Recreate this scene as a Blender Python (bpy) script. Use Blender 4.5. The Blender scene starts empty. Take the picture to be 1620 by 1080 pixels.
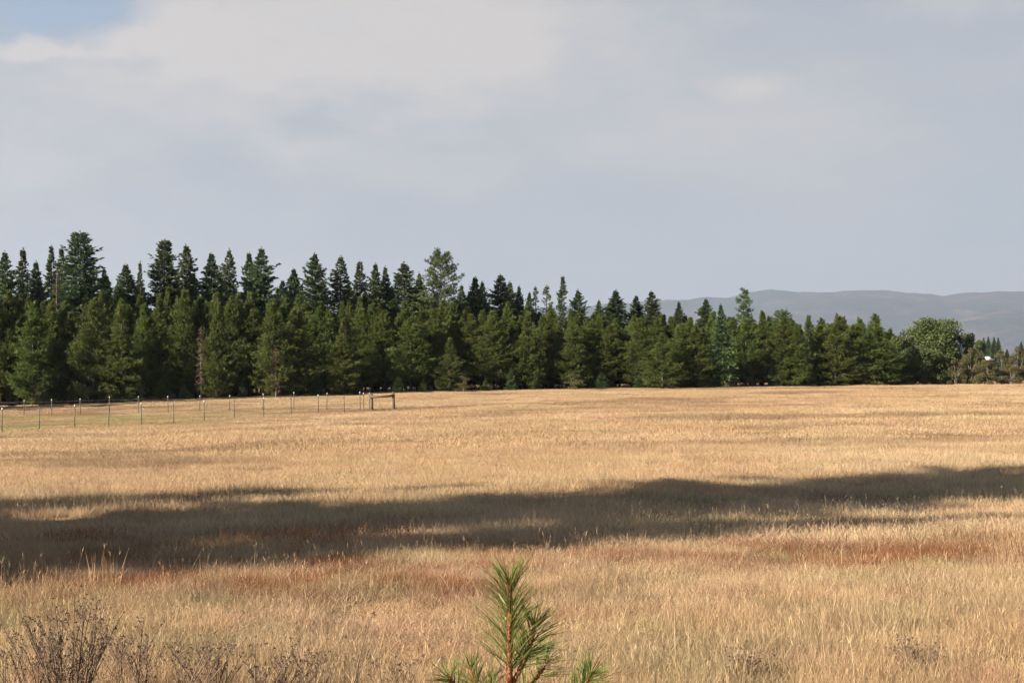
import bpy, math, random
import numpy as np
from mathutils import Vector

# ------------------------------------------------------------------ camera, sky, sun, exposure
scene = bpy.context.scene
COL = scene.collection
EYE = 1.6            # eye height above the grass in front of the camera (m)
FPX = 2250.0         # focal length in photo pixels (50 mm on a 36 mm frame, 1620 px wide)
HOR = 585.0          # row of the horizon in the photo

cam_data = bpy.data.cameras.new('camera')
cam_data.lens = 50.0
cam_data.sensor_width = 36.0
cam_data.shift_y = (HOR - 540.0) / 1620.0
cam_data.clip_start = 0.05
cam_data.clip_end = 40000.0
cam = bpy.data.objects.new('camera', cam_data)
cam.location = (0, 0, EYE)
cam.rotation_euler = (math.radians(90), 0, 0)
COL.objects.link(cam)
scene.camera = cam

SUN_EL = math.radians(24.0)
SUN_AZ = math.radians(30.0)        # the light travels to the right and away from the camera
LDIR = (math.cos(SUN_AZ), math.sin(SUN_AZ))
to_sun = Vector((-LDIR[0] * math.cos(SUN_EL), -LDIR[1] * math.cos(SUN_EL), math.sin(SUN_EL)))
sun_data = bpy.data.lights.new('sun', 'SUN')
sun_data.energy = 5.0
sun_data.angle = math.radians(0.6)
sun_data.color = (1.0, 0.86, 0.68)
sun = bpy.data.objects.new('sun', sun_data)
sun.rotation_euler = (-to_sun).to_track_quat('-Z', 'Y').to_euler()
sun.location = (-60, -40, 60)
COL.objects.link(sun)

scene.view_settings.view_transform = 'Standard'
scene.view_settings.look = 'None'
scene.view_settings.exposure = 1.75
scene.view_settings.gamma = 1.0
scene.view_settings.use_curve_mapping = False
scene.render.engine = 'CYCLES'
scene.cycles.use_denoising = True
scene.cycles.use_adaptive_sampling = True
scene.cycles.adaptive_threshold = 0.02
scene.cycles.max_bounces = 5
scene.cycles.diffuse_bounces = 2
scene.cycles.transmission_bounces = 3
scene.cycles.volume_bounces = 0
scene.cycles.transparent_max_bounces = 8

world = bpy.data.worlds.new('World')
scene.world = world
world.use_nodes = True
world.cycles.sampling_method = 'MANUAL'
world.cycles.sample_map_resolution = 256
wt = world.node_tree
wt.nodes.clear()
WN, WL = wt.nodes, wt.links
SKY_STRENGTH = 0.05


def wnode(kind, **kw):
    n = WN.new(kind)
    for k, v in kw.items():
        setattr(n, k, v)
    return n


def wmath(op, a, b=None, clamp=False):
    n = wnode('ShaderNodeMath', operation=op, use_clamp=clamp)
    for i, v in enumerate((a, b)):
        if v is None:
            continue
        if isinstance(v, (int, float)):
            n.inputs[i].default_value = v
        else:
            WL.new(v, n.inputs[i])
    return n.outputs[0]


sky = wnode('ShaderNodeTexSky', sky_type='NISHITA', sun_disc=False)
sky.sun_elevation = SUN_EL
sky.sun_rotation = math.atan2(to_sun.x, to_sun.y)
sky.altitude = 700.0
sky.air_density = 0.85
sky.dust_density = 0.5
sky.ozone_density = 1.0
tc = wnode('ShaderNodeTexCoord')
DIRV = tc.outputs['Generated']
nz1 = wnode('ShaderNodeTexNoise')
mp1 = wnode('ShaderNodeMapping')
mp1.inputs['Scale'].default_value = (2.6, 2.6, 7.0)
mp1.inputs['Rotation'].default_value = (0, math.radians(-14), 0)
WL.new(DIRV, mp1.inputs['Vector'])
WL.new(mp1.outputs[0], nz1.inputs['Vector'])
nz1.inputs['Scale'].default_value = 1.3
nz1.inputs['Detail'].default_value = 3.0
nz1.inputs['Roughness'].default_value = 0.5
nz1.inputs['Distortion'].default_value = 0.3
nz2 = wnode('ShaderNodeTexNoise')
mp2 = wnode('ShaderNodeMapping')
mp2.inputs['Scale'].default_value = (5, 5, 13.0)
WL.new(DIRV, mp2.inputs['Vector'])
WL.new(mp2.outputs[0], nz2.inputs['Vector'])
nz2.inputs['Scale'].default_value = 3.2
nz2.inputs['Detail'].default_value = 4.0
nz2.inputs['Roughness'].default_value = 0.62


nz3 = wnode('ShaderNodeTexNoise')
WL.new(DIRV, nz3.inputs['Vector'])
nz3.inputs['Scale'].default_value = 55.0
nz3.inputs['Detail'].default_value = 3.0
nz3.inputs['Roughness'].default_value = 0.6


# each cloud: centre as a direction (x, z with y = 1), radii, amount; edges broken by the noise
def cloud(px, py, rx, ry, amount, hard=0.0, ragged=0.5):
    cx, cz = (px - 810) / FPX, (HOR - py) / FPX
    v = Vector((cx, 1.0, cz)).normalized()
    sub = wnode('ShaderNodeVectorMath', operation='SUBTRACT')
    WL.new(DIRV, sub.inputs[0])
    sub.inputs[1].default_value = v
    mul = wnode('ShaderNodeVectorMath', operation='MULTIPLY')
    WL.new(sub.outputs[0], mul.inputs[0])
    mul.inputs[1].default_value = (FPX / rx, FPX / rx, FPX / ry)
    ln = wnode('ShaderNodeVectorMath', operation='LENGTH')
    WL.new(mul.outputs[0], ln.inputs[0])
    d = wmath('ADD', ln.outputs['Value'], wmath('MULTIPLY', wmath('SUBTRACT', (nz3 if rx < 130 else nz2).outputs[0], 0.5), -2.0 * ragged))
    mr = wnode('ShaderNodeMapRange', interpolation_type='SMOOTHSTEP')
    WL.new(d, mr.inputs['Value'])
    mr.inputs['From Min'].default_value = 1.0 + 0.6 * (1 - hard)
    mr.inputs['From Max'].default_value = 1.0 - (1 - hard) * 0.95
    mr.inputs['To Min'].default_value = 0.0
    mr.inputs['To Max'].default_value = amount
    return mr.outputs[0]


CLOUDS = [   # veil of high cloud in view: (px, py, rx, ry, amount, hard, ragged)
    (540, 50, 420, 120, 0.70, 0.1, 0.6), (180, 150, 380, 90, 0.42, 0.0, 0.7), (60, 265, 150, 60, 0.38, 0.0, 0.8), (300, 330, 260, 40, 0.16, 0.0, 0.6),
    (600, 262, 190, 55, 0.38, 0.1, 0.8), (1190, 138, 65, 20, 0.55, 0.1, 0.8), (1230, 195, 200, 50, 0.18, 0.0, 0.5),
    (1500, 5, 110, 30, 0.40, 0.1, 0.6), (20, 84, 34, 13, 0.6, 0.3, 1.0), (62, 72, 36, 17, 0.8, 0.3, 1.0), (98, 84, 26, 9, 0.5, 0.2, 1.0), (215, 64, 100, 20, 0.5, 0.2, 1.0), (140, 84, 60, 9, 0.35, 0.2, 1.0),
    (780, 120, 110, 150, 0.25, 0.0, 0.3), (1480, 250, 210, 40, 0.14, 0.0, 0.5), (300, 40, 90, 45, 0.35, 0.35, 0.7),
]
cover = wmath('MULTIPLY', wmath('SUBTRACT', nz1.outputs[0], 0.42), 1.5, clamp=True)
cover = wmath('ADD', cover, wmath('MULTIPLY', wmath('SUBTRACT', nz2.outputs[0], 0.5), 0.35))
for c in CLOUDS:
    cover = wmath('ADD', cover, cloud(*c))
# the opening of clear sky in the upper left corner
cover = wmath('ADD', cover, 0.06)
hole = cloud(80, 5, 150, 62, 0.85, 0.4, 0.6)
cover = wmath('MINIMUM', wmath('MAXIMUM', wmath('SUBTRACT', cover, hole), 0.0), 1.0)
# the smoky veil thins out overhead, where one looks through less of it
sepd = wnode('ShaderNodeSeparateXYZ')
WL.new(DIRV, sepd.inputs[0])
thin = wnode('ShaderNodeMapRange', interpolation_type='SMOOTHSTEP')
WL.new(sepd.outputs['Z'], thin.inputs['Value'])
thin.inputs['From Min'].default_value = 0.15
thin.inputs['From Max'].default_value = 0.85
thin.inputs['To Min'].default_value = 1.0
thin.inputs['To Max'].default_value = 0.12
cover = wmath('MULTIPLY', cover, thin.outputs[0])
veil = wmath('MULTIPLY', wmath('SUBTRACT', 0.86, wmath('MULTIPLY', hole, 0.5)), thin.outputs[0], clamp=True)
smoke = wnode('ShaderNodeMix', data_type='RGBA')
WL.new(veil, smoke.inputs['Factor'])
WL.new(sky.outputs[0], smoke.inputs['A'])
smoke.inputs['B'].default_value = (2.66, 2.78, 2.87, 1.0)
ramp = wnode('ShaderNodeMix', data_type='RGBA')
WL.new(cover, ramp.inputs['Factor'])
WL.new(smoke.outputs['Result'], ramp.inputs['A'])
ramp.inputs['B'].default_value = (4.02, 3.80, 3.64, 1.0)
bg = wnode('ShaderNodeBackground')
WL.new(ramp.outputs['Result'], bg.inputs['Color'])
bg.inputs['Strength'].default_value = SKY_STRENGTH
wo = wnode('ShaderNodeOutputWorld')
WL.new(bg.outputs[0], wo.inputs['Surface'])

# ------------------------------------------------------------------ helpers
rng = np.random.default_rng(11)
random.seed(5)


def tag(o, label=None, cat=None, group=None, kind=None):
    if label:
        o['label'] = label
    if cat:
        o['category'] = cat
    if group:
        o['group'] = group
    if kind:
        o['kind'] = kind
    return o


def empty(name, loc=(0, 0, 0), rz=0.0):
    o = bpy.data.objects.new(name, None)
    o.empty_display_size = 0.3
    o.location = loc
    o.rotation_euler = (0, 0, rz)
    COL.objects.link(o)
    return o


def obj(name, mesh, parent=None, link=True):
    o = bpy.data.objects.new(name, mesh)
    if link:
        COL.objects.link(o)
    if parent is not None:
        o.parent = parent
    return o


class MB:
    """collects quads and tubes as arrays, builds one mesh"""
    def __init__(self):
        self.v, self.f3, self.f4, self.t, self.n = [], [], [], [], 0

    def add(self, verts, quads=None, tris=None, tint=None):
        verts = np.asarray(verts, float).reshape(-1, 3)
        self.v.append(verts)
        self.t.append(np.full(len(verts), 0.5) if tint is None else np.broadcast_to(np.asarray(tint, float), (len(verts),)))
        if quads is not None and len(quads):
            self.f4.append(np.asarray(quads, int).reshape(-1, 4) + self.n)
        if tris is not None and len(tris):
            self.f3.append(np.asarray(tris, int).reshape(-1, 3) + self.n)
        self.n += len(verts)

    def diamonds(self, p, d, length, width, tint=None, roll=None, r=rng):
        """leaf shaped faces: base p, direction d"""
        p = np.asarray(p, float)
        n = len(p)
        if n == 0:
            return
        d = d / np.maximum(np.linalg.norm(d, axis=1, keepdims=True), 1e-9)
        q = r.normal(size=(n, 3)) if roll is None else roll
        s = np.cross(d, q)
        s /= np.maximum(np.linalg.norm(s, axis=1, keepdims=True), 1e-9)
        L = np.broadcast_to(np.asarray(length, float), (n,))[:, None]
        W = np.broadcast_to(np.asarray(width, float), (n,))[:, None] * 0.5
        v = np.empty((n, 4, 3))
        v[:, 0] = p
        v[:, 1] = p + d * L * 0.45 + s * W
        v[:, 2] = p + d * L
        v[:, 3] = p + d * L * 0.45 - s * W
        t = None if tint is None else np.repeat(np.broadcast_to(tint, (n,)), 4)
        self.add(v, quads=np.arange(4 * n).reshape(n, 4), tint=t)

    def tube(self, pts, radii, sides=6, tint=0.5, cap=True):
        pts = np.asarray(pts, float)
        radii = np.broadcast_to(np.asarray(radii, float), (len(pts),))
        tg = np.gradient(pts, axis=0)
        tg /= np.maximum(np.linalg.norm(tg, axis=1, keepdims=True), 1e-9)
        ref = np.array([0.31, 0.95, 0.05]) if abs(tg[0][2]) > 0.7 else np.array([0.05, 0.1, 1.0])
        a = np.cross(tg, ref)
        a /= np.maximum(np.linalg.norm(a, axis=1, keepdims=True), 1e-9)
        b = np.cross(tg, a)
        th = np.arange(sides) * 2 * math.pi / sides
        ring = pts[:, None] + radii[:, None, None] * (np.cos(th)[None, :, None] * a[:, None] + np.sin(th)[None, :, None] * b[:, None])
        k = len(pts)
        quads = []
        for i in range(k - 1):
            for j in range(sides):
                j2 = (j + 1) % sides
                quads.append((i * sides + j, i * sides + j2, (i + 1) * sides + j2, (i + 1) * sides + j))
        vv = ring.reshape(-1, 3)
        tris = []
        if cap:
            vv = np.vstack([vv, pts[-1:], pts[:1]])
            c = k * sides
            for j in range(sides):
                tris.append(((k - 1) * sides + j, (k - 1) * sides + (j + 1) % sides, c))
                tris.append(((j + 1) % sides, j, c + 1))
        self.add(vv, quads, tris, tint)

    def box(self, c, s, tint=0.5):
        c, s = np.array(c, float), np.array(s, float) / 2
        v = np.array([(x, y, z) for z in (-1, 1) for y in (-1, 1) for x in (-1, 1)]) * s + c
        self.add(v, [(0, 2, 3, 1), (4, 5, 7, 6), (0, 1, 5, 4), (2, 6, 7, 3), (0, 4, 6, 2), (1, 3, 7, 5)], None, tint)

    def mesh(self, name, mat, smooth=False):
        me = bpy.data.meshes.new(name)
        v = np.concatenate(self.v)
        f4 = np.concatenate(self.f4) if self.f4 else np.zeros((0, 4), int)
        f3 = np.concatenate(self.f3) if self.f3 else np.zeros((0, 3), int)
        loops = np.concatenate([f4.ravel(), f3.ravel()]).astype(np.int32)
        starts = np.concatenate([np.arange(len(f4)) * 4, len(f4) * 4 + np.arange(len(f3)) * 3]).astype(np.int32)
        me.vertices.add(len(v))
        me.vertices.foreach_set('co', v.astype(np.float32).ravel())
        me.loops.add(len(loops))
        me.loops.foreach_set('vertex_index', loops)
        me.polygons.add(len(starts))
        me.polygons.foreach_set('loop_start', starts)
        if smooth:
            me.polygons.foreach_set('use_smooth', np.ones(len(starts), bool))
        me.update(calc_edges=True)
        at = me.attributes.new('tint', 'FLOAT', 'POINT')
        at.data.foreach_set('value', np.concatenate(self.t).astype(np.float32))
        me.materials.append(mat)
        return me


def new_mat(name):
    m = bpy.data.materials.new(name)
    m.use_nodes = True
    m.node_tree.nodes.clear()
    return m, m.node_tree.nodes, m.node_tree.links


def foliage(name, c0, c1, trans=0.3, rough=0.55, hue_var=0.12, noise_scale=0.0):
    """leaf material: colour between c0 and c1 by the leaf's own tint, a little different on each tree"""
    m, N, L = new_mat(name)
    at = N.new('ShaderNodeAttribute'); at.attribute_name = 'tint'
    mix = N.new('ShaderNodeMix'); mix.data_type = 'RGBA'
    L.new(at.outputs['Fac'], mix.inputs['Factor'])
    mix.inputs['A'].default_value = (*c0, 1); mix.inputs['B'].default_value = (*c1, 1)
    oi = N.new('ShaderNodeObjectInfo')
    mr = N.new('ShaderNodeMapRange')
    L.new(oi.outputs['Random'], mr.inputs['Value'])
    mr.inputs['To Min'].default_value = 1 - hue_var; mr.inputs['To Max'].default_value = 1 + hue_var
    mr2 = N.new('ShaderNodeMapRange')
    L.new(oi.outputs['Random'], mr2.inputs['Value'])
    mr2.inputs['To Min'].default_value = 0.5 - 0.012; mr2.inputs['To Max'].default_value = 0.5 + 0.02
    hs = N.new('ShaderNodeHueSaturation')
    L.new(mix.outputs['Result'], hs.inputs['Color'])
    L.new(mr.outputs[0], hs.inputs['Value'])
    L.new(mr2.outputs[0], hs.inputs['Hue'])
    bs = N.new('ShaderNodeBsdfPrincipled')
    L.new(hs.outputs[0], bs.inputs['Base Color'])
    bs.inputs['Roughness'].default_value = rough
    bs.inputs['Specular IOR Level'].default_value = 0.25
    tr = N.new('ShaderNodeBsdfTranslucent')
    L.new(hs.outputs[0], tr.inputs['Color'])
    ms = N.new('ShaderNodeMixShader'); ms.inputs[0].default_value = trans
    L.new(bs.outputs[0], ms.inputs[1]); L.new(tr.outputs[0], ms.inputs[2])
    out = N.new('ShaderNodeOutputMaterial'); L.new(ms.outputs[0], out.inputs['Surface'])
    return m


def rough_mat(name, c0, c1, scale=6.0, stretch=(1, 1, 1), rough=0.85, bump=0.3, metal=0.0):
    m, N, L = new_mat(name)
    tcn = N.new('ShaderNodeTexCoord')
    mp = N.new('ShaderNodeMapping'); mp.inputs['Scale'].default_value = stretch
    L.new(tcn.outputs['Object'], mp.inputs['Vector'])
    nz = N.new('ShaderNodeTexNoise'); nz.inputs['Scale'].default_value = scale; nz.inputs['Detail'].default_value = 6
    L.new(mp.outputs[0], nz.inputs['Vector'])
    cr = N.new('ShaderNodeMix'); cr.data_type = 'RGBA'
    mr = N.new('ShaderNodeMapRange'); mr.inputs['From Min'].default_value = 0.3; mr.inputs['From Max'].default_value = 0.7
    L.new(nz.outputs[0], mr.inputs['Value']); L.new(mr.outputs[0], cr.inputs['Factor'])
    cr.inputs['A'].default_value = (*c0, 1); cr.inputs['B'].default_value = (*c1, 1)
    bs = N.new('ShaderNodeBsdfPrincipled')
    L.new(cr.outputs['Result'], bs.inputs['Base Color'])
    bs.inputs['Roughness'].default_value = rough; bs.inputs['Metallic'].default_value = metal
    bp = N.new('ShaderNodeBump'); bp.inputs['Strength'].default_value = bump; bp.inputs['Distance'].default_value = 0.02
    L.new(nz.outputs[0], bp.inputs['Height']); L.new(bp.outputs[0], bs.inputs['Normal'])
    out = N.new('ShaderNodeOutputMaterial'); L.new(bs.outputs[0], out.inputs['Surface'])
    return m


# smooth 2-d value noise
_tab = np.random.default_rng(3).random((256, 256))


def vnoise(x, y):
    x, y = np.asarray(x, float), np.asarray(y, float)
    xi, yi = np.floor(x).astype(int), np.floor(y).astype(int)
    fx, fy = x - xi, y - yi
    fx, fy = fx * fx * (3 - 2 * fx), fy * fy * (3 - 2 * fy)
    g = lambda a, b: _tab[a % 256, b % 256]
    return (g(xi, yi) * (1 - fx) + g(xi + 1, yi) * fx) * (1 - fy) + (g(xi, yi + 1) * (1 - fx) + g(xi + 1, yi + 1) * fx) * fy


def fbm(x, y, octs=4):
    s, a, n = 0.0, 0.5, 0.0
    for k in range(octs):
        s = s + a * vnoise(x * 2 ** k + 17.3 * k, y * 2 ** k - 9.1 * k)
        n += a
        a *= 0.5
    return s / n


# ------------------------------------------------------------------ terrain
_U = np.array([-1300, -810, -400, 0, 400, 810, 1300.0])
_Y = np.array([0, 7, 12, 18, 26, 45, 86, 126, 155, 178, 260, 500, 1200, 3000, 22000.0])
_D = np.array([   # metres below the eye: rows = distance, columns = bearing
    [1.60, 1.60, 1.60, 1.60, 1.60, 1.60, 1.60],
    [1.60, 1.60, 1.60, 1.60, 1.60, 1.60, 1.60],
    [1.82, 1.81, 1.79, 1.78, 1.76, 1.74, 1.74],
    [2.08, 2.05, 2.02, 1.98, 1.95, 1.92, 1.92],
    [2.50, 2.42, 2.34, 2.26, 2.20, 2.14, 2.14],
    [3.25, 3.10, 2.90, 2.65, 2.48, 2.32, 2.27],
    [4.00, 3.85, 3.45, 2.85, 2.48, 2.22, 2.17],
    [4.50, 4.25, 3.65, 2.72, 2.32, 2.08, 2.03],
    [4.15, 4.00, 3.02, 2.45, 2.12, 1.94, 1.89],
    [3.95, 3.75, 2.85, 2.36, 2.02, 1.86, 1.82],
    [3.80, 3.60, 2.90, 2.50, 2.30, 2.20, 2.20],
    [5.0, 4.5, 4.0, 3.5, 3.5, 3.5, 3.5],
    [9.0, 9.0, 9.0, 9.0, 9.0, 9.0, 9.0],
    [11.0] * 7, [12.0] * 7])


def _drop(x, y):
    u = np.clip(x / np.maximum(y, 9.0) * FPX, -1299, 1299)
    yy = np.clip(y, 0, 21999)
    iu = np.clip(np.searchsorted(_U, u, side='right') - 1, 0, len(_U) - 2)
    iy = np.clip(np.searchsorted(_Y, yy, side='right') - 1, 0, len(_Y) - 2)
    fu = (u - _U[iu]) / (_U[iu + 1] - _U[iu])
    fy = (yy - _Y[iy]) / (_Y[iy + 1] - _Y[iy])
    return (_D[iy, iu] * (1 - fu) + _D[iy, iu + 1] * fu) * (1 - fy) + (_D[iy + 1, iu] * (1 - fu) + _D[iy + 1, iu + 1] * fu) * fy


def ground_z(x, y):
    x, y = np.asarray(x, float), np.asarray(y, float)
    d = 0
    for k in (0.90, 0.95, 1.0, 1.05, 1.10):
        for e in (-0.03, 0.0, 0.03):
            d = d + _drop(x + e * np.maximum(y, 9), y * k)
    d = d / 15.0
    bump = (fbm(x / 9.0, y / 9.0, 3) - 0.5) * 0.22 * np.clip((y - 6) / 10, 0, 1)
    return EYE - d + bump


FENCE_PX, FENCE_Y = [-108, 3, 172, 275, 371, 461, 545, 586], [80, 86, 91, 95, 101, 106, 110.5, 112]     # near fence line


def edge_y(px):      # distance of the forest edge for a bearing given as a photo column
    return np.interp(px, [-700, 0, 400, 850, 1300, 1620, 2300], [138, 150, 155, 165, 172, 176, 185])


def knots(segs):
    out = []
    for a, b, n in segs:
        out += list(np.linspace(a, b, n, endpoint=False))
    return np.array(out + [segs[-1][1]])


gx = knots([(-19000, -1000, 12), (-1000, -130, 16), (-130, -30, 50), (-30, 30, 120), (30, 130, 50), (130, 1000, 16), (1000, 19000, 12)])
gy = knots([(-1500, -60, 12), (-60, 4, 24), (4, 40, 90), (40, 220, 100), (220, 1200, 24), (1200, 20000, 16)])
GX, GY = np.meshgrid(gx, gy)
GZ = ground_z(GX, GY)
mb = MB()
nx, ny = len(gx), len(gy)
idx = np.arange(nx * ny).reshape(ny, nx)
mb.add(np.stack([GX, GY, GZ], -1), np.stack([idx[:-1, :-1], idx[:-1, 1:], idx[1:, 1:], idx[1:, :-1]], -1).reshape(-1, 4))

m_ground, N, L = new_mat('dry_field_soil')
geo = N.new('ShaderNodeNewGeometry')
nA = N.new('ShaderNodeTexNoise'); nA.inputs['Scale'].default_value = 0.12; nA.inputs['Detail'].default_value = 8
nB = N.new('ShaderNodeTexNoise'); nB.inputs['Scale'].default_value = 9.0; nB.inputs['Detail'].default_value = 6
L.new(geo.outputs['Position'], nA.inputs['Vector']); L.new(geo.outputs['Position'], nB.inputs['Vector'])
mA = N.new('ShaderNodeMix'); mA.data_type = 'RGBA'
mA.inputs['A'].default_value = (0.20, 0.13, 0.07, 1); mA.inputs['B'].default_value = (0.28, 0.19, 0.105, 1)
L.new(nA.outputs[0], mA.inputs['Factor'])
mB = N.new('ShaderNodeMix'); mB.data_type = 'RGBA'; mB.blend_type = 'MULTIPLY'
mrB = N.new('ShaderNodeMapRange'); mrB.inputs['From Min'].default_value = 0.35; mrB.inputs['From Max'].default_value = 0.65
mrB.inputs['To Min'].default_value = 0.55; mrB.inputs['To Max'].default_value = 1.15
L.new(nB.outputs[0], mrB.inputs['Value'])
cmb = N.new('ShaderNodeCombineColor')
for i in range(3):
    L.new(mrB.outputs[0], cmb.inputs[i])
mB.inputs['Factor'].default_value = 1.0
L.new(mA.outputs['Result'], mB.inputs['A']); L.new(cmb.outputs[0], mB.inputs['B'])
bs = N.new('ShaderNodeBsdfPrincipled'); bs.inputs['Roughness'].default_value = 0.95; bs.inputs['Specular IOR Level'].default_value = 0.1
L.new(mB.outputs['Result'], bs.inputs['Base Color'])
bp = N.new('ShaderNodeBump'); bp.inputs['Strength'].default_value = 0.6; bp.inputs['Distance'].default_value = 0.06
L.new(nB.outputs[0], bp.inputs['Height']); L.new(bp.outputs[0], bs.inputs['Normal'])
out = N.new('ShaderNodeOutputMaterial'); L.new(bs.outputs[0], out.inputs['Surface'])
tag(obj('ground', mb.mesh('ground', m_ground, True)), kind='structure')

# ------------------------------------------------------------------ hills far behind
rp = np.array([-6000, -2500, -900, 0, 500, 800, 940, 1040, 1100, 1150, 1180, 1215, 1260, 1320, 1370, 1420, 1460, 1490, 1510, 1560, 1620, 1750, 2000, 2600, 6000.0])
rr = np.array([520, 515, 510, 505, 500, 492, 484, 479, 473, 474, 466, 461, 466, 466, 462, 464, 468, 469, 466, 465, 464, 468, 480, 500, 520.0])
hx = np.concatenate([np.linspace(-9800, 400, 110, endpoint=False), np.linspace(400, 3600, 330, endpoint=False), np.linspace(3600, 9800, 70)])
hy = np.concatenate([np.linspace(4200, 5600, 14, endpoint=False), np.linspace(5600, 8200, 46, endpoint=False), np.linspace(8200, 10200, 12)])
HX, HY = np.meshgrid(hx, hy)
ridge = EYE + 8000 * (HOR - np.interp(HX / 8000 * FPX + 810, rp, rr)) / FPX + 16
up = np.clip((HY - 5200) / 2800, 0, 1)
up = up ** 0.9 * (1 - 0.55 * np.clip((HY - 8000) / 2200, 0, 1))
spur = (fbm(HX / 900 + 4, HY / 2400, 4) - 0.5) * 0.85
HZ = ridge * up + ridge * spur * np.sin(np.clip(up, 0, 1) * math.pi) * 0.9
HZ += (fbm(HX / 110, HY / 220, 5) - 0.5) * 28 * np.clip(up * 3, 0, 1)
HZ += 190 * np.exp(-((HX - 2260) / 400) ** 2 - ((HY - 5000) / 500) ** 2) * (0.75 + 0.5 * fbm(HX / 220, HY / 300, 3))
HZ = HZ - 14 * (1 - np.clip((HY - 4200) / 300, 0, 1)) - 6.0
HX, HY, HZ = HX * 1.85, HY * 1.85, HZ * 1.85
mb = MB()
idx = np.arange(HX.size).reshape(HX.shape)
mb.add(np.stack([HX, HY, HZ], -1), np.stack([idx[:-1, :-1], idx[:-1, 1:], idx[1:, 1:], idx[1:, :-1]], -1).reshape(-1, 4))
m_hill, N, L = new_mat('forested_hills')
geo = N.new('ShaderNodeNewGeometry')
nA = N.new('ShaderNodeTexNoise'); nA.inputs['Scale'].default_value = 0.0024; nA.inputs['Detail'].default_value = 8; nA.inputs['Roughness'].default_value = 0.72
L.new(geo.outputs['Position'], nA.inputs['Vector'])
cr = N.new('ShaderNodeValToRGB')
cr.color_ramp.elements[0].position = 0.43; cr.color_ramp.elements[0].color = (0.026, 0.046, 0.030, 1)
cr.color_ramp.elements[1].position = 0.66; cr.color_ramp.elements[1].color = (0.125, 0.09, 0.095, 1)
e = cr.color_ramp.elements.new(0.53); e.color = (0.052, 0.052, 0.042, 1)
L.new(nA.outputs[0], cr.inputs[0])
bs = N.new('ShaderNodeBsdfPrincipled'); bs.inputs['Roughness'].default_value = 1.0; bs.inputs['Specular IOR Level'].default_value = 0.0
L.new(cr.outputs[0], bs.inputs['Base Color'])
bp = N.new('ShaderNodeBump'); bp.inputs['Strength'].default_value = 1.0; bp.inputs['Distance'].default_value = 160.0
L.new(nA.outputs[0], bp.inputs['Height']); L.new(bp.outputs[0], bs.inputs['Normal'])
out = N.new('ShaderNodeOutputMaterial'); L.new(bs.outputs[0], out.inputs['Surface'])
tag(obj('hills', mb.mesh('hills', m_hill, True)), kind='structure')

# the smoky summer air
hz = MB()
hz.box((0, 9400, 480.0), (40000, 22800, 1080.0))
m_haze, N, L = new_mat('haze_air')
pv = N.new('ShaderNodeVolumePrincipled')
pv.inputs['Color'].default_value = (0.51, 0.61, 0.82, 1)
pv.inputs['Density'].default_value = 0.64e-4
pv.inputs['Anisotropy'].default_value = 0.2
out = N.new('ShaderNodeOutputMaterial'); L.new(pv.outputs[0], out.inputs['Volume'])
tag(obj('haze', hz.mesh('haze', m_haze)), kind='stuff')

# ------------------------------------------------------------------ trees
M_BARK = rough_mat('conifer_bark', (0.028, 0.021, 0.016), (0.070, 0.052, 0.040), 3.0, (4, 4, 0.7))
M_GREYBARK = rough_mat('grey_bark', (0.09, 0.078, 0.066), (0.20, 0.175, 0.15), 3.0, (4, 4, 0.7))
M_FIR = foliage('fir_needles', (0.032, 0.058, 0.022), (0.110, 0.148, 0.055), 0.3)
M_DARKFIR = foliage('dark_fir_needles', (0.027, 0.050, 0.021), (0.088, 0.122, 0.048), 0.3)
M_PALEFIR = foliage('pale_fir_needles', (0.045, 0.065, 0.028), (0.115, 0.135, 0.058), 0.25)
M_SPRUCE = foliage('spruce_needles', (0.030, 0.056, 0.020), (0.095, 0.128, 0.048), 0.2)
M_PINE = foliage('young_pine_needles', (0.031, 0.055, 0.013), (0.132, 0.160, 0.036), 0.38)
M_DEAD = foliage('dead_needles', (0.050, 0.028, 0.019), (0.105, 0.062, 0.044), 0.25)
M_LEAF = foliage('broad_leaves', (0.042, 0.062, 0.018), (0.108, 0.126, 0.042), 0.3)
M_OLIVE = foliage('olive_leaves', (0.060, 0.060, 0.022), (0.135, 0.120, 0.048), 0.3)


def trunk_mesh(name, h, r, seed, mat=M_BARK, sides=7, wob=0.012):
    r_ = np.random.default_rng(seed)
    k = 9
    t = np.linspace(0, 1, k)
    pts = np.zeros((k, 3))
    pts[:, 2] = t * h
    pts[:, 0] = np.cumsum(r_.normal(0, wob * h / k, k)) * 1.0
    pts[:, 1] = np.cumsum(r_.normal(0, wob * h / k, k)) * 1.0
    pts[0, :2] = 0
    rad = r * (1 - t) ** 0.85 + 0.012
    rad[0] *= 1.25
    pts[0, 2] = -0.25
    m = MB()
    m.tube(pts, rad, sides)
    return m, pts


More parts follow.
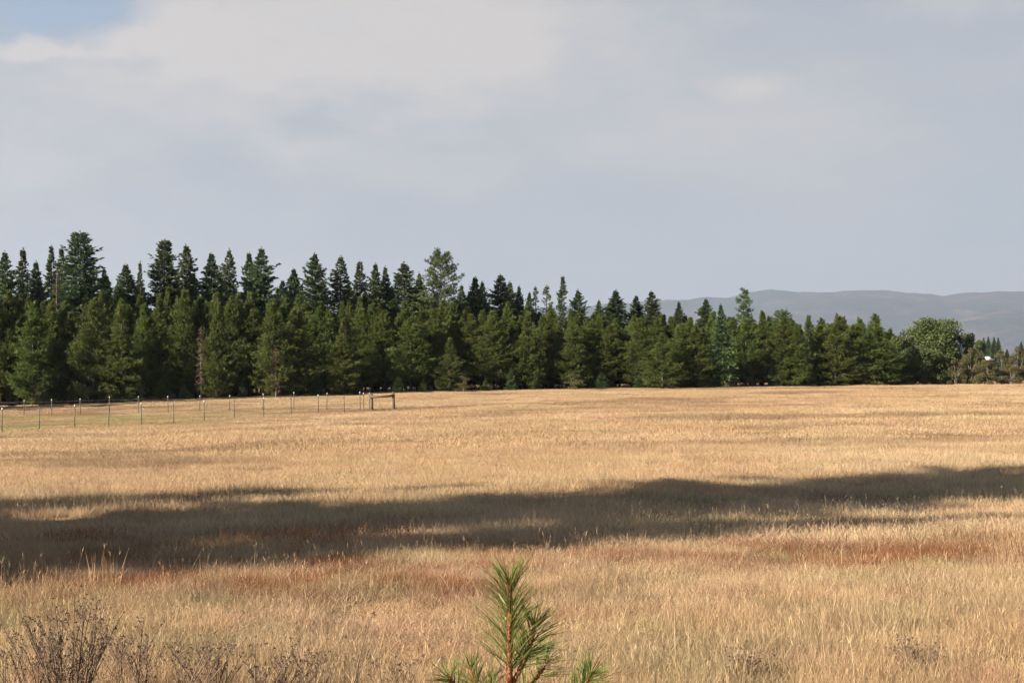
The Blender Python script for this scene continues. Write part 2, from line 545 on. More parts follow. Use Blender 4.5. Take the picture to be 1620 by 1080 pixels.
def fir(name, h, R, seed, mat, crown0=0.06, n_whorl=40, per=8, power=0.85, slope=-0.12, droop=-0.10, spray=(0.48, 0.19),
        dens=1.0, irregular=0.25, top_club=0.0, gaps=0.0, bark=M_BARK, dead_low=0.0):
    """whorled conifer; returns (trunk mesh, crown mesh) at nominal height h"""
    r_ = np.random.default_rng(seed)
    tm, tp = trunk_mesh(name, h, h * 0.010, seed, bark)
    cm = MB()
    lump = r_.random(12)
    nb = int(n_whorl * per * 1.7)
    for i in range(nb):
        if r_.random() < gaps:
            continue
        # more branches low down, where the crown is wide
        f = crown0 + (0.985 - crown0) * (1 - (1 - (i + r_.random()) / nb) ** 1.12)
        z = f * h
        c = np.array([np.interp(z, tp[:, 2], tp[:, 0]), np.interp(z, tp[:, 2], tp[:, 1]), z])
        s = max(0.0, (f - crown0) / (1 - crown0))
        rad = R * (1 - s) ** power * (0.6 + 0.4 * min(1.0, s * 6 + 0.25))
        rad *= min(1.0, max(0.12, (1 - s) / 0.16)) ** 0.55
        if top_club > 0 and abs(s - 0.92) < 0.07:
            rad = max(rad, R * top_club * (1 - ((s - 0.92) / 0.08) ** 2))
        a = r_.random() * 2 * math.pi
        lp = lump[int(((a / (2 * math.pi)) * 5 + s * 9) % 12)]
        ln = rad * (1 - irregular * lp) * r_.uniform(0.6, 1.12) + 0.10
        if r_.random() < 0.05 + 0.1 * irregular:
            ln *= 1.3
        el = slope + 0.6 * s ** 1.5 + r_.normal(0, 0.17)
        cv = droop * r_.uniform(0.3, 1.6) + 0.10
        ca, sa = math.cos(a), math.sin(a)
        n = max(11, int((8 + ln * 15) * dens))
        t = r_.uniform(0.0, 1.0, n) ** 0.85
        wid = 0.30 * ln * np.sin(np.clip(t * 1.1 + 0.15, 0, 1) * math.pi) ** 0.7 * r_.uniform(-1, 1, n)   # fan of side twigs
        rr_ = ln * t
        zz = rr_ * math.tan(el) + cv * ln * t * t * 0.6 - 0.22 * np.abs(wid) + r_.normal(-0.03, 0.07, n)
        p = c + np.stack([ca * rr_ - sa * wid, sa * rr_ + ca * wid, zz], 1)
        side = np.sign(wid) * r_.uniform(0.0, 0.9, n)
        out = np.stack([ca - sa * side, sa + ca * side, r_.normal(-0.22, 0.30, n) + el * 0.6], 1)
        L_ = spray[0] * r_.uniform(0.5, 1.1, n) * min(1.0, 0.45 + ln / 2.4)
        W_ = spray[1] * r_.uniform(0.6, 1.3, n)
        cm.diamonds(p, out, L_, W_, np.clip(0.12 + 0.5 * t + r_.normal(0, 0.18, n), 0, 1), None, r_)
        if ln > 0.9:
            tt = np.array([0, 0.5, 1.0])
            cm_pts = c + np.stack([ca * ln * tt, sa * ln * tt, ln * tt * math.tan(el) + cv * ln * tt * tt * 0.6], 1)
            tm.tube(cm_pts, np.array([0.03, 0.018, 0.005]) * (h / 20) ** 0.5, 3, cap=False)
    # leader
    n = 14
    zt = h * (1 - r_.random(n) * 0.05)
    p = np.stack([np.full(n, tp[-1, 0]), np.full(n, tp[-1, 1]), zt], 1)
    a = r_.random(n) * 6.283
    cm.diamonds(p, np.stack([np.cos(a) * 0.5, np.sin(a) * 0.5, np.ones(n)], 1), 0.32, 0.08, 0.6, None, r_)
    if dead_low > 0:
        for i in range(int(26 * dead_low)):
            z = h * r_.uniform(0.06, max(0.12, crown0))
            a = r_.random() * 6.283
            ln = r_.uniform(0.4, 1.3)
            tm.tube([(0, 0, z), (math.cos(a) * ln, math.sin(a) * ln, z - ln * 0.25)], [0.025, 0.006], 3, cap=False)
    return tm.mesh(name + '_trunk', bark, True), cm.mesh(name + '_crown', mat)


def young_pine(name, h, R, seed, mat=M_PINE, dens=1.0, power=0.62, crown0=0.02):
    """bushy young pine: rising limbs tipped with brushes of needles"""
    r_ = np.random.default_rng(seed)
    tm, tp = trunk_mesh(name, h, h * 0.013, seed)
    cm = MB()
    nb = int(210 * dens)
    lump = r_.random((9, 7))
    for i in range(nb):
        s = (i + r_.random()) / nb
        z = h * (crown0 + (0.985 - crown0) * s)
        a = r_.random() * 2 * math.pi
        k = lump[int(s * 8.99), int(a / 6.2832 * 6.99)]
        rad = R * (1 - s) ** power * (0.70 + 0.30 * min(1, s * 4)) * (0.62 + 0.5 * k)
        ln = max(0.25, rad * r_.uniform(0.8, 1.12))
        el = 0.18 + 0.85 * s + r_.normal(0, 0.10)
        ca, sa = math.cos(a), math.sin(a)
        c = np.array([np.interp(z, tp[:, 2], tp[:, 0]), np.interp(z, tp[:, 2], tp[:, 1]), z])
        nt = max(5, int(ln * 12.0))
        t = r_.uniform(0.06, 1.0, nt) ** 0.75
        hor = ln * t * math.cos(el)
        lat = r_.normal(0, 0.16 * ln, nt) * t
        p = c + np.stack([ca * hor - sa * lat, sa * hor + ca * lat, ln * t * math.sin(el) * 0.8 + 0.10 * ln * t * t + r_.normal(0, 0.10, nt)], 1)
        m = 8
        p = np.repeat(p, m, 0)
        d0 = np.array([ca * 0.55, sa * 0.55, 0.62])
        d = d0 + r_.normal(0, 0.42, (nt * m, 3))
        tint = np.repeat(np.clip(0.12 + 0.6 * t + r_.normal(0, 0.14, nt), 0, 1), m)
        cm.diamonds(p, d, r_.uniform(0.18, 0.34, nt * m), r_.uniform(0.028, 0.050, nt * m), np.clip(tint + r_.normal(0, 0.08, nt * m), 0, 1), None, r_)
        tt = np.array([0, 0.6, 1.0])
        tm.tube(c + np.stack([ca * ln * tt * math.cos(el), sa * ln * tt * math.cos(el), ln * tt * math.sin(el) * 0.8 + 0.1 * ln * tt * tt], 1),
                [0.028, 0.018, 0.006], 3, cap=False)
    for q in range(5):   # upright candles at the top
        a, rr_ = r_.random() * 6.283, r_.uniform(0, 0.5)
        zb = h * r_.uniform(0.90, 0.955)
        n = 26
        f = r_.random(n)
        p = np.stack([math.cos(a) * rr_ + f * 0, math.sin(a) * rr_ + f * 0, zb + f * h * 0.05], 1) + np.array([tp[-2, 0], tp[-2, 1], 0])
        b = r_.random(n) * 6.283
        cm.diamonds(p, np.stack([np.cos(b) * 0.6, np.sin(b) * 0.6, np.ones(n)], 1), 0.3, 0.06, 0.75, None, r_)
    for i in range(int(60 * crown0)):      # dead twigs below the living crown
        z = h * r_.uniform(0.05, crown0 + 0.05)
        a = r_.random() * 6.283
        ln = r_.uniform(0.4, 1.4)
        tm.tube([(0, 0, z), (math.cos(a) * ln, math.sin(a) * ln, z - ln * 0.2)], [0.02, 0.005], 3, cap=False)
    return tm.mesh(name + '_trunk', M_BARK, True), cm.mesh(name + '_crown', mat)


def open_pine(name, h, R, seed, mat, crown0=0.35, plates=17, thin=False):
    """older pine: bare stem and plates of foliage carried on long limbs"""
    r_ = np.random.default_rng(seed)
    tm, tp = trunk_mesh(name, h, h * 0.012, seed)
    cm = MB()
    for i in range(plates * 4):
        s = (i + r_.random()) / (plates * 4)
        z = h * (crown0 + (0.97 - crown0) * s)
        a = i * 2.4 + r_.normal(0, 0.4)
        prof = math.sin(min(1.0, 0.22 + s * 0.70) * math.pi) ** 0.7 * (1.1 - 0.35 * s)
        ln = max(0.5, R * prof * r_.uniform(0.6, 1.12))
        ca, sa = math.cos(a), math.sin(a)
        el = 0.05 + 0.5 * s
        c = np.array([np.interp(z, tp[:, 2], tp[:, 0]), np.interp(z, tp[:, 2], tp[:, 1]), z])
        tt = np.array([0, 0.5, 1.0])
        tm.tube(c + np.stack([ca * ln * tt, sa * ln * tt, ln * tt * math.tan(el)], 1), [0.06, 0.04, 0.012], 4, cap=False)
        nt = int((28 if not thin else 14) * (0.5 + ln / R))
        t = r_.uniform(0.35, 1.05, nt)
        lat = r_.normal(0, 0.20 * ln, nt)
        p = c + np.stack([ca * ln * t - sa * lat, sa * ln * t + ca * lat, ln * t * math.tan(el) + r_.normal(0.08, 0.14, nt)], 1)
        m = 7
        p = np.repeat(p, m, 0)
        d = np.array([ca * 0.4, sa * 0.4, 0.5]) + r_.normal(0, 0.6, (nt * m, 3))
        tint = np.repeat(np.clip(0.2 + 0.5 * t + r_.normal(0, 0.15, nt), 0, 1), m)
        cm.diamonds(p, d, r_.uniform(0.28, 0.5, nt * m), r_.uniform(0.06, 0.12, nt * m), tint, None, r_)
    return tm.mesh(name + '_trunk', M_BARK, True), cm.mesh(name + '_crown', mat)


def broadleaf(name, h, R, seed, mat, lobes=26, leaf=0.27, per=420, stem_n=3, bark=M_GREYBARK, base=0.15, flat=0.75):
    """spreading broadleaf: forked stems and many leafy lobes of different size with gaps between"""
    r_ = np.random.default_rng(seed)
    tm, cm = MB(), MB()
    for i in range(lobes):
        a = r_.random() * 6.283
        f = r_.random()
        z = h * (base + (0.90 - base) * f)
        rad = R * math.sin(min(1, 0.34 + 0.54 * f) * math.pi) ** 0.6 * r_.uniform(0.3, 0.85)
        c = np.array([math.cos(a) * rad, math.sin(a) * rad, z])
        lr = R * r_.uniform(0.20, 0.36)
        lr = min(lr, (h - z) * 1.2 + 0.2)
        n = int(per * (lr / (0.28 * R)) ** 2)
        d = r_.normal(size=(n, 3))
        d /= np.linalg.norm(d, axis=1, keepdims=True)
        p = c + d * np.array([1, 1, flat]) * lr * (r_.uniform(0.45, 1.08, n) ** 0.6)[:, None]
        p = p[p[:, 2] > 0.05]
        n = len(p)
        cm.diamonds(p, r_.normal(size=(n, 3)) + np.array([0, 0, -0.2]), leaf * r_.uniform(0.7, 1.3, n), leaf * 0.62 * r_.uniform(0.7, 1.2, n),
                    np.clip(0.5 + r_.normal(0, 0.22, n) + (r_.random() - 0.5) * 0.35, 0, 1), None, r_)
        st = i % stem_n
        sx, sy = math.cos(st * 2.2) * R * 0.10, math.sin(st * 2.2) * R * 0.10
        pts = np.array([(sx * 0.3, sy * 0.3, -0.2), (sx, sy, h * 0.22), (0.55 * c[0] + sx * 0.4, 0.55 * c[1] + sy * 0.4, max(h * 0.26, z * 0.72)), tuple(c)])
        tm.tube(pts, np.array([h * 0.014, h * 0.010, h * 0.006, 0.012]), 5, cap=False)
    return tm.mesh(name + '_trunk', bark, True), cm.mesh(name + '_crown', mat)


def snag(name, h, R, seed, mat, needles=1.0, bark=M_GREYBARK):
    """dead conifer: bare stem, dead twigs and some rusty needles"""
    r_ = np.random.default_rng(seed)
    tm, tp = trunk_mesh(name, h, h * 0.011, seed, bark)
    cm = MB()
    for i in range(90):
        s = r_.uniform(0.12, 0.98)
        a = r_.random() * 6.283
        ln = R * (1 - s) ** 0.6 * r_.uniform(0.4, 1.1) + 0.15
        ca, sa = math.cos(a), math.sin(a)
        tt = np.array([0, 0.5, 1.0])
        tm.tube(np.stack([ca * ln * tt, sa * ln * tt, s * h - 0.25 * ln * tt], 1), [0.025, 0.015, 0.005], 3, cap=False)
        n = int(13 * needles)
        t = r_.uniform(0.2, 1, n)
        p = np.stack([ca * ln * t, sa * ln * t, s * h - 0.25 * ln * t], 1) + r_.normal(0, 0.09, (n, 3))
        cm.diamonds(p, r_.normal(size=(n, 3)) + np.array([ca, sa, -0.6]), r_.uniform(0.2, 0.45, n), 0.07, r_.random(n), None, r_)
    return tm.mesh(name + '_trunk', bark, True), cm.mesh(name + '_crown', mat)


SPEC = {}


def spec(key, h, R, meshes, name, words):
    SPEC[key] = dict(h=h, R=R, t=meshes[0], c=meshes[1], name=name, words=words)


for k in range(5):
    spec('young%d' % k, 9.0, 2.9, young_pine('young_pine', 9.0, [2.9, 3.1, 2.7, 3.0, 2.8][k], 100 + k, power=[0.72, 0.66, 0.84, 0.62, 0.76][k]), 'young_pine_tree', 'young pine')
for k in range(4):
    spec('stand%d' % k, 9.0, 2.85, young_pine('stand_pine', 9.0, [2.8, 3.0, 2.6, 2.9][k], 120 + k, power=[0.70, 0.62, 0.8, 0.66][k], crown0=[0.07, 0.12, 0.04, 0.15][k]), 'young_pine_tree', 'young pine')
for k in range(3):
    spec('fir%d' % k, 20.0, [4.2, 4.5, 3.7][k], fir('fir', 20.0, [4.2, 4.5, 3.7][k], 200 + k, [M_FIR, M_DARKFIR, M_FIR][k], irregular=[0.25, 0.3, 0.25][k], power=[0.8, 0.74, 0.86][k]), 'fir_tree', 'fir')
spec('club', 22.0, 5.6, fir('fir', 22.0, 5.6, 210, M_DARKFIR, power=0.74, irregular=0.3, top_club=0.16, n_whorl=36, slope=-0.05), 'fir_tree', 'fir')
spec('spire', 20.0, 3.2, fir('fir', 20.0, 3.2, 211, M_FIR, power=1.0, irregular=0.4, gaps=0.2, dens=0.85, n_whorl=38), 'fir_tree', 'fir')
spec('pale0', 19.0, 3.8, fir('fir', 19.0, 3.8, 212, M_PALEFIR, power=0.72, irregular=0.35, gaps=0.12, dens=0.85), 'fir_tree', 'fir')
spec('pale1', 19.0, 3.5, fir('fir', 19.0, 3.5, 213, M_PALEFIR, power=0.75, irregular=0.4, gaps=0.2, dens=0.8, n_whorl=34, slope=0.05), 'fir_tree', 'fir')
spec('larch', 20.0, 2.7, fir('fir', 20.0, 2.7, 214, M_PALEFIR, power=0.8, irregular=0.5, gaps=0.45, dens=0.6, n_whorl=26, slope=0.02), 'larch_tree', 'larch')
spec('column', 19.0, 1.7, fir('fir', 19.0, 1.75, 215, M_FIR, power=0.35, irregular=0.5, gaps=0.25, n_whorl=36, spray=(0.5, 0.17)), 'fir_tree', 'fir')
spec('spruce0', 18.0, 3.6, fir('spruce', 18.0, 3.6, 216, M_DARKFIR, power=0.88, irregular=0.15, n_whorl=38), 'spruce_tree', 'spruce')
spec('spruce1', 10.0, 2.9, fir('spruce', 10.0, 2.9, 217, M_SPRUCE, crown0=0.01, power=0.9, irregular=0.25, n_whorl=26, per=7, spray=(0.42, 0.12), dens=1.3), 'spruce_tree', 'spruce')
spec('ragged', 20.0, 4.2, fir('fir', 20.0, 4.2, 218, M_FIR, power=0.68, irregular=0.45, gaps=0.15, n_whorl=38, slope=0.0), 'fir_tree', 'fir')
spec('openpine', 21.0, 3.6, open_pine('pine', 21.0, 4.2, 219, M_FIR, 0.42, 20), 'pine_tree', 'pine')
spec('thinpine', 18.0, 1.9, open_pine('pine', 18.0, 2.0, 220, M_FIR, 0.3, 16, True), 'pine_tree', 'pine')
spec('leafy0', 7.4, 4.2, broadleaf('broadleaf', 7.4, 4.2, 231, M_LEAF, lobes=58, base=0.03, per=260), 'broadleaf_tree', 'broadleaf')
spec('leafy1', 6.5, 2.6, broadleaf('broadleaf', 6.5, 2.8, 222, M_LEAF, lobes=26, base=0.02), 'broadleaf_tree', 'broadleaf')
spec('shrub0', 4.6, 1.9, broadleaf('shrub', 4.6, 1.9, 223, M_OLIVE, lobes=20, leaf=0.16, per=240, stem_n=4, base=0.04), 'broadleaf_shrub', 'shrub')
spec('shrub1', 4.2, 1.6, broadleaf('shrub', 4.2, 1.6, 224, M_OLIVE, lobes=16, leaf=0.15, per=230, stem_n=4, base=0.04), 'broadleaf_shrub', 'shrub')
spec('dead0', 17.0, 2.2, snag('dead', 17.0, 2.4, 225, M_DEAD, 1.3), 'dead_conifer_tree', 'dead conifer')
spec('dead1', 8.0, 1.3, snag('dead', 8.0, 1.4, 226, M_DEAD, 0.8), 'dead_conifer_tree', 'dead conifer')


def plant(key, x, y, height, label, group=None, cat='tree', rz=None, widen=1.0):
    s = SPEC[key]
    z = float(ground_z(x, y))
    k = height / s['h']
    root = empty(s['name'], (x, y, z), random.uniform(0, 6.283) if rz is None else rz)
    w = k * widen
    root.scale = (w, w, k)
    obj('trunk', s['t'], root)
    obj('crown', s['c'], root)
    tag(root, label, cat, group)
    return root


def at_px(px, y):
    return (px - 810) / FPX * y


def plant_px(key, px, ytop, y, label, group=None, cat='tree', half=None, rz=None):
    """a tree standing at distance y in the bearing of column px whose top reaches row ytop"""
    x = at_px(px, y)
    h = EYE + (HOR - ytop) / FPX * y - float(ground_z(x, y))
    widen = 1.0
    if half:
        widen = (half / FPX * y) / (SPEC[key]['R'] * h / SPEC[key]['h'])
        widen = min(2.1, max(0.55, widen))
    return plant(key, x, y, h, label, group, cat, rz, widen)


ORD = ['', 'first', 'second', 'third', 'fourth', 'fifth', 'sixth', 'seventh', 'eighth', 'ninth', 'tenth', 'eleventh', 'twelfth', 'thirteenth',
       'fourteenth', 'fifteenth', 'sixteenth', 'seventeenth', 'eighteenth', 'nineteenth']
TENS = {20: 'twent', 30: 'thirt', 40: 'fort', 50: 'fift', 60: 'sixt'}


def ordinal(n):
    if n < 20:
        return ORD[n]
    t, u = n // 10 * 10, n % 10
    return TENS[t] + ('ieth' if u == 0 else 'y-' + ORD[u])


# tall conifers standing above the young pines: (kind, column, row of the top, metres behind the edge, half width px, label)
G_TALL = 'tall conifers above the young pines'
TALL = [
    ('ragged', 8, 397, 14, 24, 'tall ragged fir with thin pale tip at the left border of the wood'),
    ('spire', 36, 393, 20, 22, 'slender fir with thin bare tip, second tall tree from the left border'),
    ('fir2', 57, 413, 16, 20, 'shorter dark fir left of the rusty dead conifer'),
    ('spire', 82, 388, 22, 18, 'thin spired fir rising just behind the rusty dead conifer'),
    ('spire', 97, 391, 24, 18, 'thin spired fir between rusty dead conifer and tallest dark fir'),
    ('dead0', 90, 418, 10, 13, 'tall rusty dead conifer beside the tallest dark fir'),
    ('club', 126, 366, 12, 42, 'tallest tree of the wood, broad dark fir with dense club tip'),
    ('fir1', 165, 424, 16, 16, 'lower dark fir on the right shoulder of the tallest fir'),
    ('fir0', 200, 417, 18, 24, 'medium fir alone in the gap right of the tallest fir'),
    ('spire', 221, 414, 26, 12, 'thin double spired fir left of the big ragged fir'),
    ('club', 260, 379, 15, 34, 'big dark ragged fir, second tallest in the left of the wood'),
    ('pale0', 295, 387, 18, 24, 'pale sparse fir with pale stem right of big ragged fir'),
    ('fir1', 335, 400, 16, 26, 'dark smooth pointed fir between two pale firs'),
    ('pale1', 361, 394, 22, 20, 'pale narrow fir right of the smooth pointed dark fir'),
    ('fir2', 395, 399, 20, 20, 'left one of a close pair of tall dark firs'),
    ('ragged', 414, 391, 18, 26, 'right one of a close pair of tall dark firs'),
    ('fir0', 465, 424, 18, 20, 'low dark pointed fir alone in a gap right of the fir pair'),
    ('ragged', 497, 400, 17, 26, 'ragged fir with needle thin leader above the fence end'),
    ('pale1', 537, 405, 19, 24, 'pale layered fir with drooping tiers, above the fence corner'),
    ('pale1', 570, 413, 21, 20, 'pale uneven fir just left of the twin firs'),
    ('fir2', 594, 416, 18, 18, 'left one of the twin narrow firs'),
    ('fir2', 609, 421, 19, 16, 'right one of the twin narrow firs'),
    ('ragged', 640, 415, 18, 30, 'broad many tipped fir left of the open crowned pine'),
    ('fir0', 663, 431, 21, 16, 'small dark fir tucked left of the open crowned pine'),
    ('openpine', 698, 398, 16, 25, 'tall open crowned pine with layered plates and visible stem'),
    ('fir2', 730, 450, 22, 14, 'low fir right of the open crowned pine'),
    ('spruce0', 750, 438, 18, 20, 'dark pointed spruce, left of two close together'),
    ('spruce0', 762, 445, 20, 16, 'dark pointed spruce, right of two close together'),
    ('pale0', 793, 434, 18, 26, 'pale broad fir in the middle of the wood'),
    ('fir0', 806, 445, 24, 18, 'dark fir behind the pale broad fir'),
    ('spruce0', 820, 452, 20, 13, 'narrow dark spruce right of the pale broad fir'),
    ('fir2', 837, 462, 22, 13, 'short dark fir left of two thin larches'),
    ('larch', 849, 453, 20, 13, 'thin feathery larch, left of two'),
    ('larch', 863, 452, 24, 15, 'thin see-through larch, right of two'),
    ('column', 889, 436, 18, 10, 'narrow column shaped fir standing clear above its neighbours'),
    ('ragged', 915, 458, 18, 19, 'bushy fir right of the narrow column fir'),
    ('fir0', 947, 474, 22, 13, 'low fir left of the dark tiered spruce'),
    ('spruce0', 972, 459, 16, 24, 'dark tiered spruce with sharp tip in the middle of the wood'),
    ('fir1', 1006, 467, 18, 18, 'dark fir between tiered spruce and drooping pale fir'),
    ('pale0', 1030, 460, 16, 20, 'drooping pale fir at the left end of the visible hills'),
    ('spruce0', 1073, 477, 16, 13, 'small dark spruce standing alone against the hills'),
    ('fir0', 1116, 472, 15, 18, 'dark fir against the hills left of the column pine'),
    ('thinpine', 1178, 456, 15, 13, 'tall thin tufted pine rising alone against the hills'),
    ('fir2', 1207, 492, 14, 12, 'small fir tip right of the tall thin tufted pine'),
    ('openpine', 1236, 491, 13, 17, 'short rounded pine top below the hills'),
    ('fir0', -30, 400, 16, 26, 'tall fir just beyond the left border of the view'),
    ('spire', -75, 390, 22, 22, 'slender fir beyond the left border of the view'),
    ('club', -130, 385, 16, 34, 'broad fir beyond the left border of the view'),
]
for key, px, ytop, back, half, label in TALL:
    plant_px(key, px, ytop, float(edge_y(px)) + back, label, G_TALL, 'tree', half * (2.35 if key not in ('openpine', 'thinpine', 'column', 'dead0') else 1.3))

LAND = [(4, 'the left border'), (90, 'the rusty dead conifer'), (126, 'the tallest dark fir'), (200, 'the medium fir in the gap'), (260, 'the big ragged fir'),
        (295, 'the pale sparse fir'), (335, 'the smooth pointed fir'), (404, 'the pair of tall firs'), (465, 'the low pointed fir'), (497, 'the needle thin leader'),
        (537, 'the pale layered fir'), (601, 'the twin narrow firs'), (640, 'the broad many tipped fir'), (698, 'the open crowned pine'), (756, 'the two dark spruces'),
        (793, 'the pale broad fir'), (856, 'the two thin larches'), (889, 'the narrow column fir'), (915, 'the bushy fir'), (972, 'the dark tiered spruce'),
        (1030, 'the drooping pale fir'), (1073, 'the lone small spruce'), (1140, 'the bright tiered spruce'), (1178, 'the thin tufted pine'),
        (1236, 'the short rounded pine top'), (1310, 'the middle right-hand pines'), (1400, 'the right end of the pines')]
USED = set()


def landmark(px, start, fallback, verb='below'):
    """a label that points to the tree by the striking tree above or beside it"""
    lx, ph = min(LAND, key=lambda a: abs(a[0] - px))
    d = px - lx
    side = verb if abs(d) < 9 else ('just left of' if d < 0 else 'just right of')
    for lab in (start + ' ' + side + ' ' + ph, start + ' ' + ('a little left of' if d < 0 else 'a little right of') + ' ' + ph):
        if lab not in USED:
            USED.add(lab)
            return lab
    return fallback


# front rank along the field: (column, row of the top, metres behind (+) or before (-) the edge, half width px, kind)
G_FRONT = 'front rank of young trees along the field'
YK = ['young0', 'young1', 'young2', 'young3', 'young4']
FRONT = [
    (-8, 480, 3, 26, 0), (22, 478, 4, 26, 1), (52, 475, 2, 27, 3), (84, 498, 3, 24, 2), (112, 492, 4, 24, 4), (150, 466, 1, 30, 1), (192, 480, -1, 30, 2),
    (232, 500, 4, 24, 0), (252, 470, 3, 26, 2), (292, 468, 2, 27, 4), (344, 484, 0, 24, 2), (366, 474, 3, 24, 0), (394, 470, 4, 26, 1),
    (432, 484, -1, 27, 0), (470, 488, 0, 30, 3), (506, 492, 4, 26, 1), (543, 500, -1, 22, 2), (572, 496, 4, 24, 0), (608, 498, 3, 27, 3),
    (650, 500, 1, 28, 1), (690, 508, 3, 26, 4), (712, 534, 0, 20, 2), (745, 500, 4, 26, 0), (778, 508, 2, 26, 1), (812, 506, 3, 26, 3),
    (836, 500, 1, 24, 2), (868, 505, 3, 26, 4), (905, 512, 1, 24, 0), (936, 508, 3, 26, 1), (966, 516, 2, 26, 3), (1012, 510, 0, 24, 4),
    (1048, 534, -4, 24, 0), (1078, 508, -1, 26, 1), (1100, 512, -2, 24, 4), (1180, 504, 2, 26, 3), (1206, 512, 1, 24, 0),
    (1240, 508, 0, 24, 1), (1262, 516, -1, 26, 2), (1296, 508, 1, 26, 4), (1322, 506, -1, 24, 0), (1352, 514, 0, 28, 3), (1388, 514, 0, 28, 1),
]
for i, (px, ytop, back, half, kk) in enumerate(FRONT):
    y = float(edge_y(px)) + back + 2.5
    lab = landmark(px, 'young pine in the front rank,', 'young green pine in the front rank, %s from the left' % ordinal(i + 1))
    if px == 150:
        lab = 'light green bushy pine in front of the tallest dark fir'
    elif px == 543:
        lab = 'young pine skirted to the ground, left of the fence brace'
    elif px == 1048:
        lab = 'shorter young pine lit down to the ground, left of the green spruce'
    elif px == 344:
        lab = 'light green young pine right of the small rusty dead conifer'
    full = px in (150, 192, 344, 432, 470, 543, 1048, 1078, 1100, 1240, 1262, 1296, 1322, 1352, 1388, 52, 712)
    ytop = ytop + random.uniform(-6, 8)
    plant_px(YK[kk] if full else 'stand%d' % (kk % 4), px, ytop, y - (1.5 if full else 0), lab, G_FRONT, 'tree', half * 1.95)
plant_px('spruce1', 1140, 482, float(edge_y(1140)) - 1.5, 'bright tiered spruce clothed with branches to the ground at field edge', None, 'tree', 33)
plant_px('dead1', 318, 515, float(edge_y(318)) + 1, 'small rusty dead conifer with bare grey stem at the field edge', None, 'tree', 10)
plant_px('dead1', 437, 550, float(edge_y(437)) - 1.5, 'short brown dying conifer in front of a young pine', None, 'tree', 18)
plant_px('spruce1', 212, 566, float(edge_y(212)) - 0.5, 'low broad young spruce at the foot of the left pines', None, 'tree', 22)
plant_px('spruce1', 1225, 560, float(edge_y(1225)) + 0.5, 'low dark spruce at the field edge right of centre', None, 'tree', 14)

G_LOW = 'low growth at the foot of the wood'
for i in range(30):
    px = 14 + i * 47 + random.uniform(-16, 16)
    if 300 < px < 330 or 1120 < px < 1160:
        continue
    key = random.choice(['spruce1', 'spruce1', 'young2', 'young4', 'shrub1'])
    plant_px(key, px, float(np.interp(px, [0, 400, 850, 1620], [612, 600, 592, 588])) + random.uniform(-14, 8), float(edge_y(px)) + random.uniform(-1.0, 1.5),
             landmark(px, 'low bush at the field edge,', 'low bush among others at the foot of the wood'), G_LOW, 'shrub' if key == 'shrub1' else 'sapling', random.uniform(10, 20))

# deeper ranks: crowns show only as tips between their neighbours
G_BACK = 'pines packed behind the front rank'
for row, (back, step, n0, n1, dy) in enumerate([(5.0, 24, -130, 1420, -1), (9.0, 29, -120, 1400, -8), (14.0, 34, -110, 1250, -6)]):
    px = n0 + 0.0
    while px < n1:
        p = px + random.uniform(-9, 9)
        base_top = np.interp(p, [-200, 150, 400, 600, 900, 1100, 1330, 1420], [474, 476, 478, 492, 503, 506, 508, 516])
        plant_px(random.choice(['stand0', 'stand1', 'stand2', 'stand3', 'young1']), p, float(base_top) + dy + random.choice([-8, -4, 0, 4, 8, 14]) * (1.0 if p < 1000 else 0.5) + random.uniform(-4, 4), float(edge_y(p)) + 2 + back + random.uniform(-1.2, 1.2),
                 landmark(p, 'young pine in the %s rank,' % ('second', 'third', 'fourth')[row], 'young pine packed behind the front rank of the wood') if -10 < p < 1420 else 'young pine behind the front rank beyond the left border', G_BACK, 'tree', random.uniform(36, 46))
        px += step
# dark wood behind everything
G_DEEP = 'dark firs deep in the wood'
px = -110.0
while px < 1330:
    p = px + random.uniform(-12, 12)
    lo = np.interp(p, [-200, 100, 420, 640, 800, 950, 1330], [424, 432, 436, 448, 464, 486, 508])
    plant_px(random.choice(['fir0', 'fir1', 'fir2', 'ragged']), p, float(lo) + random.uniform(0, 22), float(edge_y(p)) + random.uniform(24, 36),
             landmark(p, 'dark fir deep in the wood,', 'dark fir standing deep in the wood behind the tall front trees', 'behind') if -10 < p else 'dark fir deep in the wood beyond the left border', G_DEEP, 'tree', random.uniform(34, 46))
    px += 21
# the wood goes on beyond the left border of the view
G_LEFT = 'trees beyond the left border'
for i in range(14):
    px = -50 - i * 26 + random.uniform(-8, 8)
    plant_px(YK[i % 5] if i % 2 else 'fir1', px, (474 if i % 2 else 400) + random.uniform(-12, 14), float(edge_y(px)) - 8 + random.uniform(-2, 4),
             'young pine in the wood beyond the left border of the view' if i % 2 else 'tall fir in the wood beyond the left border of the view', G_LEFT, 'tree', 34)

# right hand end: broadleaf trees and scrub
plant_px('leafy0', 1474, 503, 187, 'broad round olive green leafy tree at the right end of the wood', None, 'tree', 60)
plant_px('leafy1', 1520, 516, 190, 'smaller rounded leafy tree on the right flank of the broad one', None, 'tree', 24)
plant_px('leafy1', 1424, 522, 180, 'dark leafy tree between last pine and the broad round tree', None, 'tree', 30)
plant_px('leafy1', 1462, 545, 178, 'low leafy bush in front of the broad round tree', None, 'shrub', 30)
plant_px('leafy1', 1494, 552, 179, 'low dark bush right of centre of the broad round tree', None, 'shrub', 24)
plant_px('leafy1', 1542, 529, 196, 'small yellow-green leafy tree right of the broad round tree', None, 'tree', 15)
plant_px('shrub0', 1512, 568, 177, 'low grey-olive shrub at the right end of the pines', None, 'shrub', 18)
plant_px('shrub0', 1536, 548, 178, 'olive brown shrub left of the white roof', None, 'shrub', 20)
plant_px('shrub1', 1562, 568, 177, 'low olive shrub below the white roof', None, 'shrub', 17)
